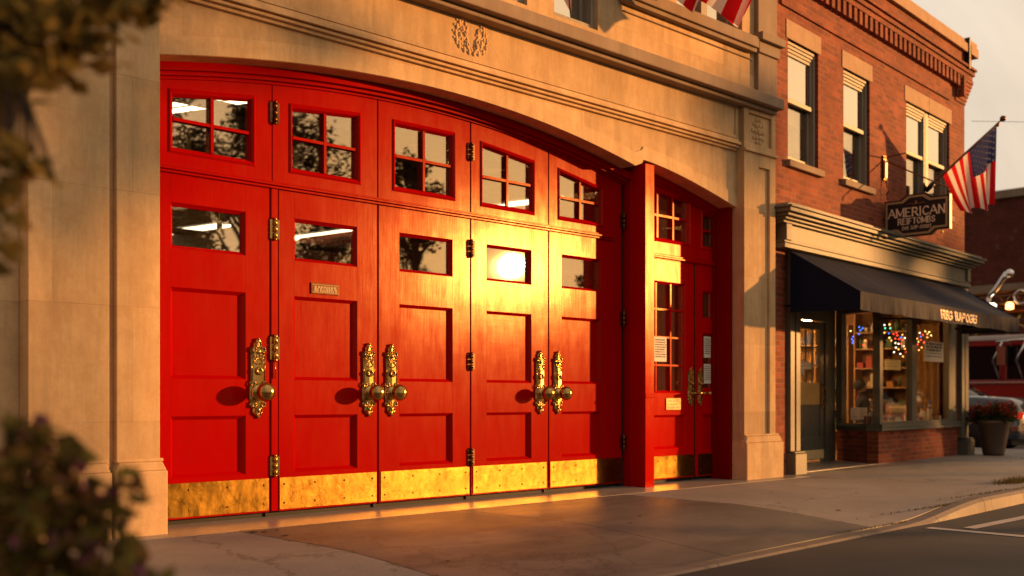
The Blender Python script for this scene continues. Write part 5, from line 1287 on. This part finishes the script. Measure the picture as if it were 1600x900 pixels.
# far brick building across the side street
fb = thing('far_brick_building', 'dark red brick building across the side street, behind the fire engine', 'building', (41, 6, 0))
b = MB(); b.box(0, 12, -12, 14, -.14, 8.45); b.build('wall', M['brick_dark'], fb)
b = MB(); b.box(-.12, 12.1, -12.1, 14.1, 8.45, 8.75); b.build('coping', M['stone_dirty'], fb)
b = MB(); b.box(-.08, 0, -12.05, 14.05, 4.95, 5.25); b.build('string_course', M['stone_dirty'], fb)
for k in range(5):
    yy = 1.15-k*2.6+0.0; yy = .45-k*2.6
    f = MB(); f.box(-.06, 0, yy-1.1, yy, 5.55, 5.75); f.box(-.05, 0, yy-.12, yy, 5.75, 7.3); f.box(-.05, 0, yy-1.1, yy-.98, 5.75, 7.3); f.box(-.05, 0, yy-1.1, yy, 7.3, 7.42); f.box(-.04, 0, yy-.98, yy-.12, 6.48, 6.56)
    wf = f.build('window', M['cream'], fb); g_ = MB(); g_.box(-.02, -.005, yy-.98, yy-.12, 5.75, 7.3); g_.build('pane', M['darkglass'], wf)
w = MB(); w.box(38, 41, -2, 30, -.13, 0); tag(w.build('sidewalk', M['concrete']), kind='structure')
# overhead wire
wr = MB(); wr.tube([BE((7.2, -.1, 5.9)), Vector((26, -1.4, 6.7)), Vector((40, -4, 8.6))], .004, 5); tag(wr.build('overhead_wire', M['iron']), 'thin dark wire crossing the sky beside the brick corner', 'wire')
# ================================================================= CAMERA, SKY, SUN
cam = bpy.data.cameras.new('camera'); co = bpy.data.objects.new('camera', cam); COL.objects.link(co); sc.camera = co
co.location = (0, -7.5, 1.0); cam.lens = 36*F/1600; cam.sensor_width = 36; cam.shift_y = 172/1600; cam.clip_end = 2000; cam.clip_start = .05
co.rotation_euler = (R(90), 0, math.atan2(ST, CT)-math.pi/2)
cam.dof.use_dof = True; cam.dof.focus_distance = 9.3; cam.dof.aperture_fstop = 1.35
EL = R(7.0); sd_ = Vector((math.cos(SUNAZ)*math.cos(EL), -math.sin(SUNAZ)*math.cos(EL), math.sin(EL)))
su = bpy.data.lights.new('sun', 'SUN'); su.energy = 8.2; su.angle = R(1.1); su.color = (1.0, .45, .13)
so = bpy.data.objects.new('sun', su); COL.objects.link(so); so.rotation_euler = (-sd_).to_track_quat('-Z', 'Y').to_euler(); so.location = sd_*50
W = bpy.data.worlds.new('World'); sc.world = W; W.use_nodes = True; nt = W.node_tree; nt.nodes.clear(); n = N(nt)
o = nt.nodes.new('ShaderNodeOutputWorld'); bg = nt.nodes.new('ShaderNodeBackground'); nt.links.new(bg.outputs[0], o.inputs[0])
sky = n.n('TexSky'); sky.sky_type = 'NISHITA'; sky.sun_disc = False; sky.sun_elevation = EL; sky.sun_rotation = math.atan2(sd_.x, sd_.y); sky.dust_density = 3.0; sky.air_density = 1.4
tc = n.n('TexCoord'); sep = n.n('SeparateXYZ'); n.L(tc.outputs['Generated'], sep.inputs[0])
# thin cloud deck: stretched noise on the dome
dv = n.math('ADD', n.math('MAXIMUM', sep.outputs[2], 0.0), .16)
cx = n.n('CombineXYZ'); n.L(n.math('DIVIDE', sep.outputs[0], dv), cx.inputs[0]); n.L(n.math('DIVIDE', sep.outputs[1], dv), cx.inputs[1])
mpg = n.n('Mapping'); mpg.inputs['Scale'].default_value = (.35, 1.0, 1); mpg.inputs['Rotation'].default_value = (0, 0, .5); n.L(cx.outputs[0], mpg.inputs[0])
cn = n.noise(mpg.outputs[0], 1.3, 7, .55, .7)
dt = n.n('VectorMath'); dt.operation = 'DOT_PRODUCT'; n.L(tc.outputs['Generated'], dt.inputs[0]); dt.inputs[1].default_value = sd_
near = n.ramp(dt.outputs['Value'], (.55, 0.0), (.9, .35), (1.0, 1.0))
cloudc = n.mix(near, (9.5, 8.0, 6.4), (13.5, 8.4, 4.0))
low_ = n.ramp(sep.outputs[2], (0.0, 1.0), (.35, 0.0))
cloudc = n.mix(n.math('MULTIPLY', low_, .5), cloudc, n.mix(near, (10.4, 8.6, 6.6), (13, 7.0, 2.9)))
shade = n.mix(n.ramp(cn, (.38, 0.0), (.65, 1.0)), .80, 1.06)
cloudc = n.mix(1.0, cloudc, shade, 'MULTIPLY')
cloudc = n.mix(1.0, cloudc, n.ramp(dt.outputs['Value'], (.0, .50), (.45, 1.0)), 'MULTIPLY')
fac = n.ramp(cn, (.25, .80), (.6, .96))
nt.links.new(n.mix(fac, sky.outputs[0], cloudc), bg.inputs[0]); bg.inputs[1].default_value = .10
sc.view_settings.view_transform = 'Standard'; sc.view_settings.look = 'None'; sc.view_settings.exposure = 0; sc.view_settings.gamma = 1
sc.render.engine = 'CYCLES'; sc.cycles.use_denoising = True; sc.cycles.max_bounces = 7; sc.cycles.transparent_max_bounces = 16; sc.cycles.sample_clamp_indirect = 8; sc.cycles.caustics_reflective = False; sc.cycles.caustics_refractive = False
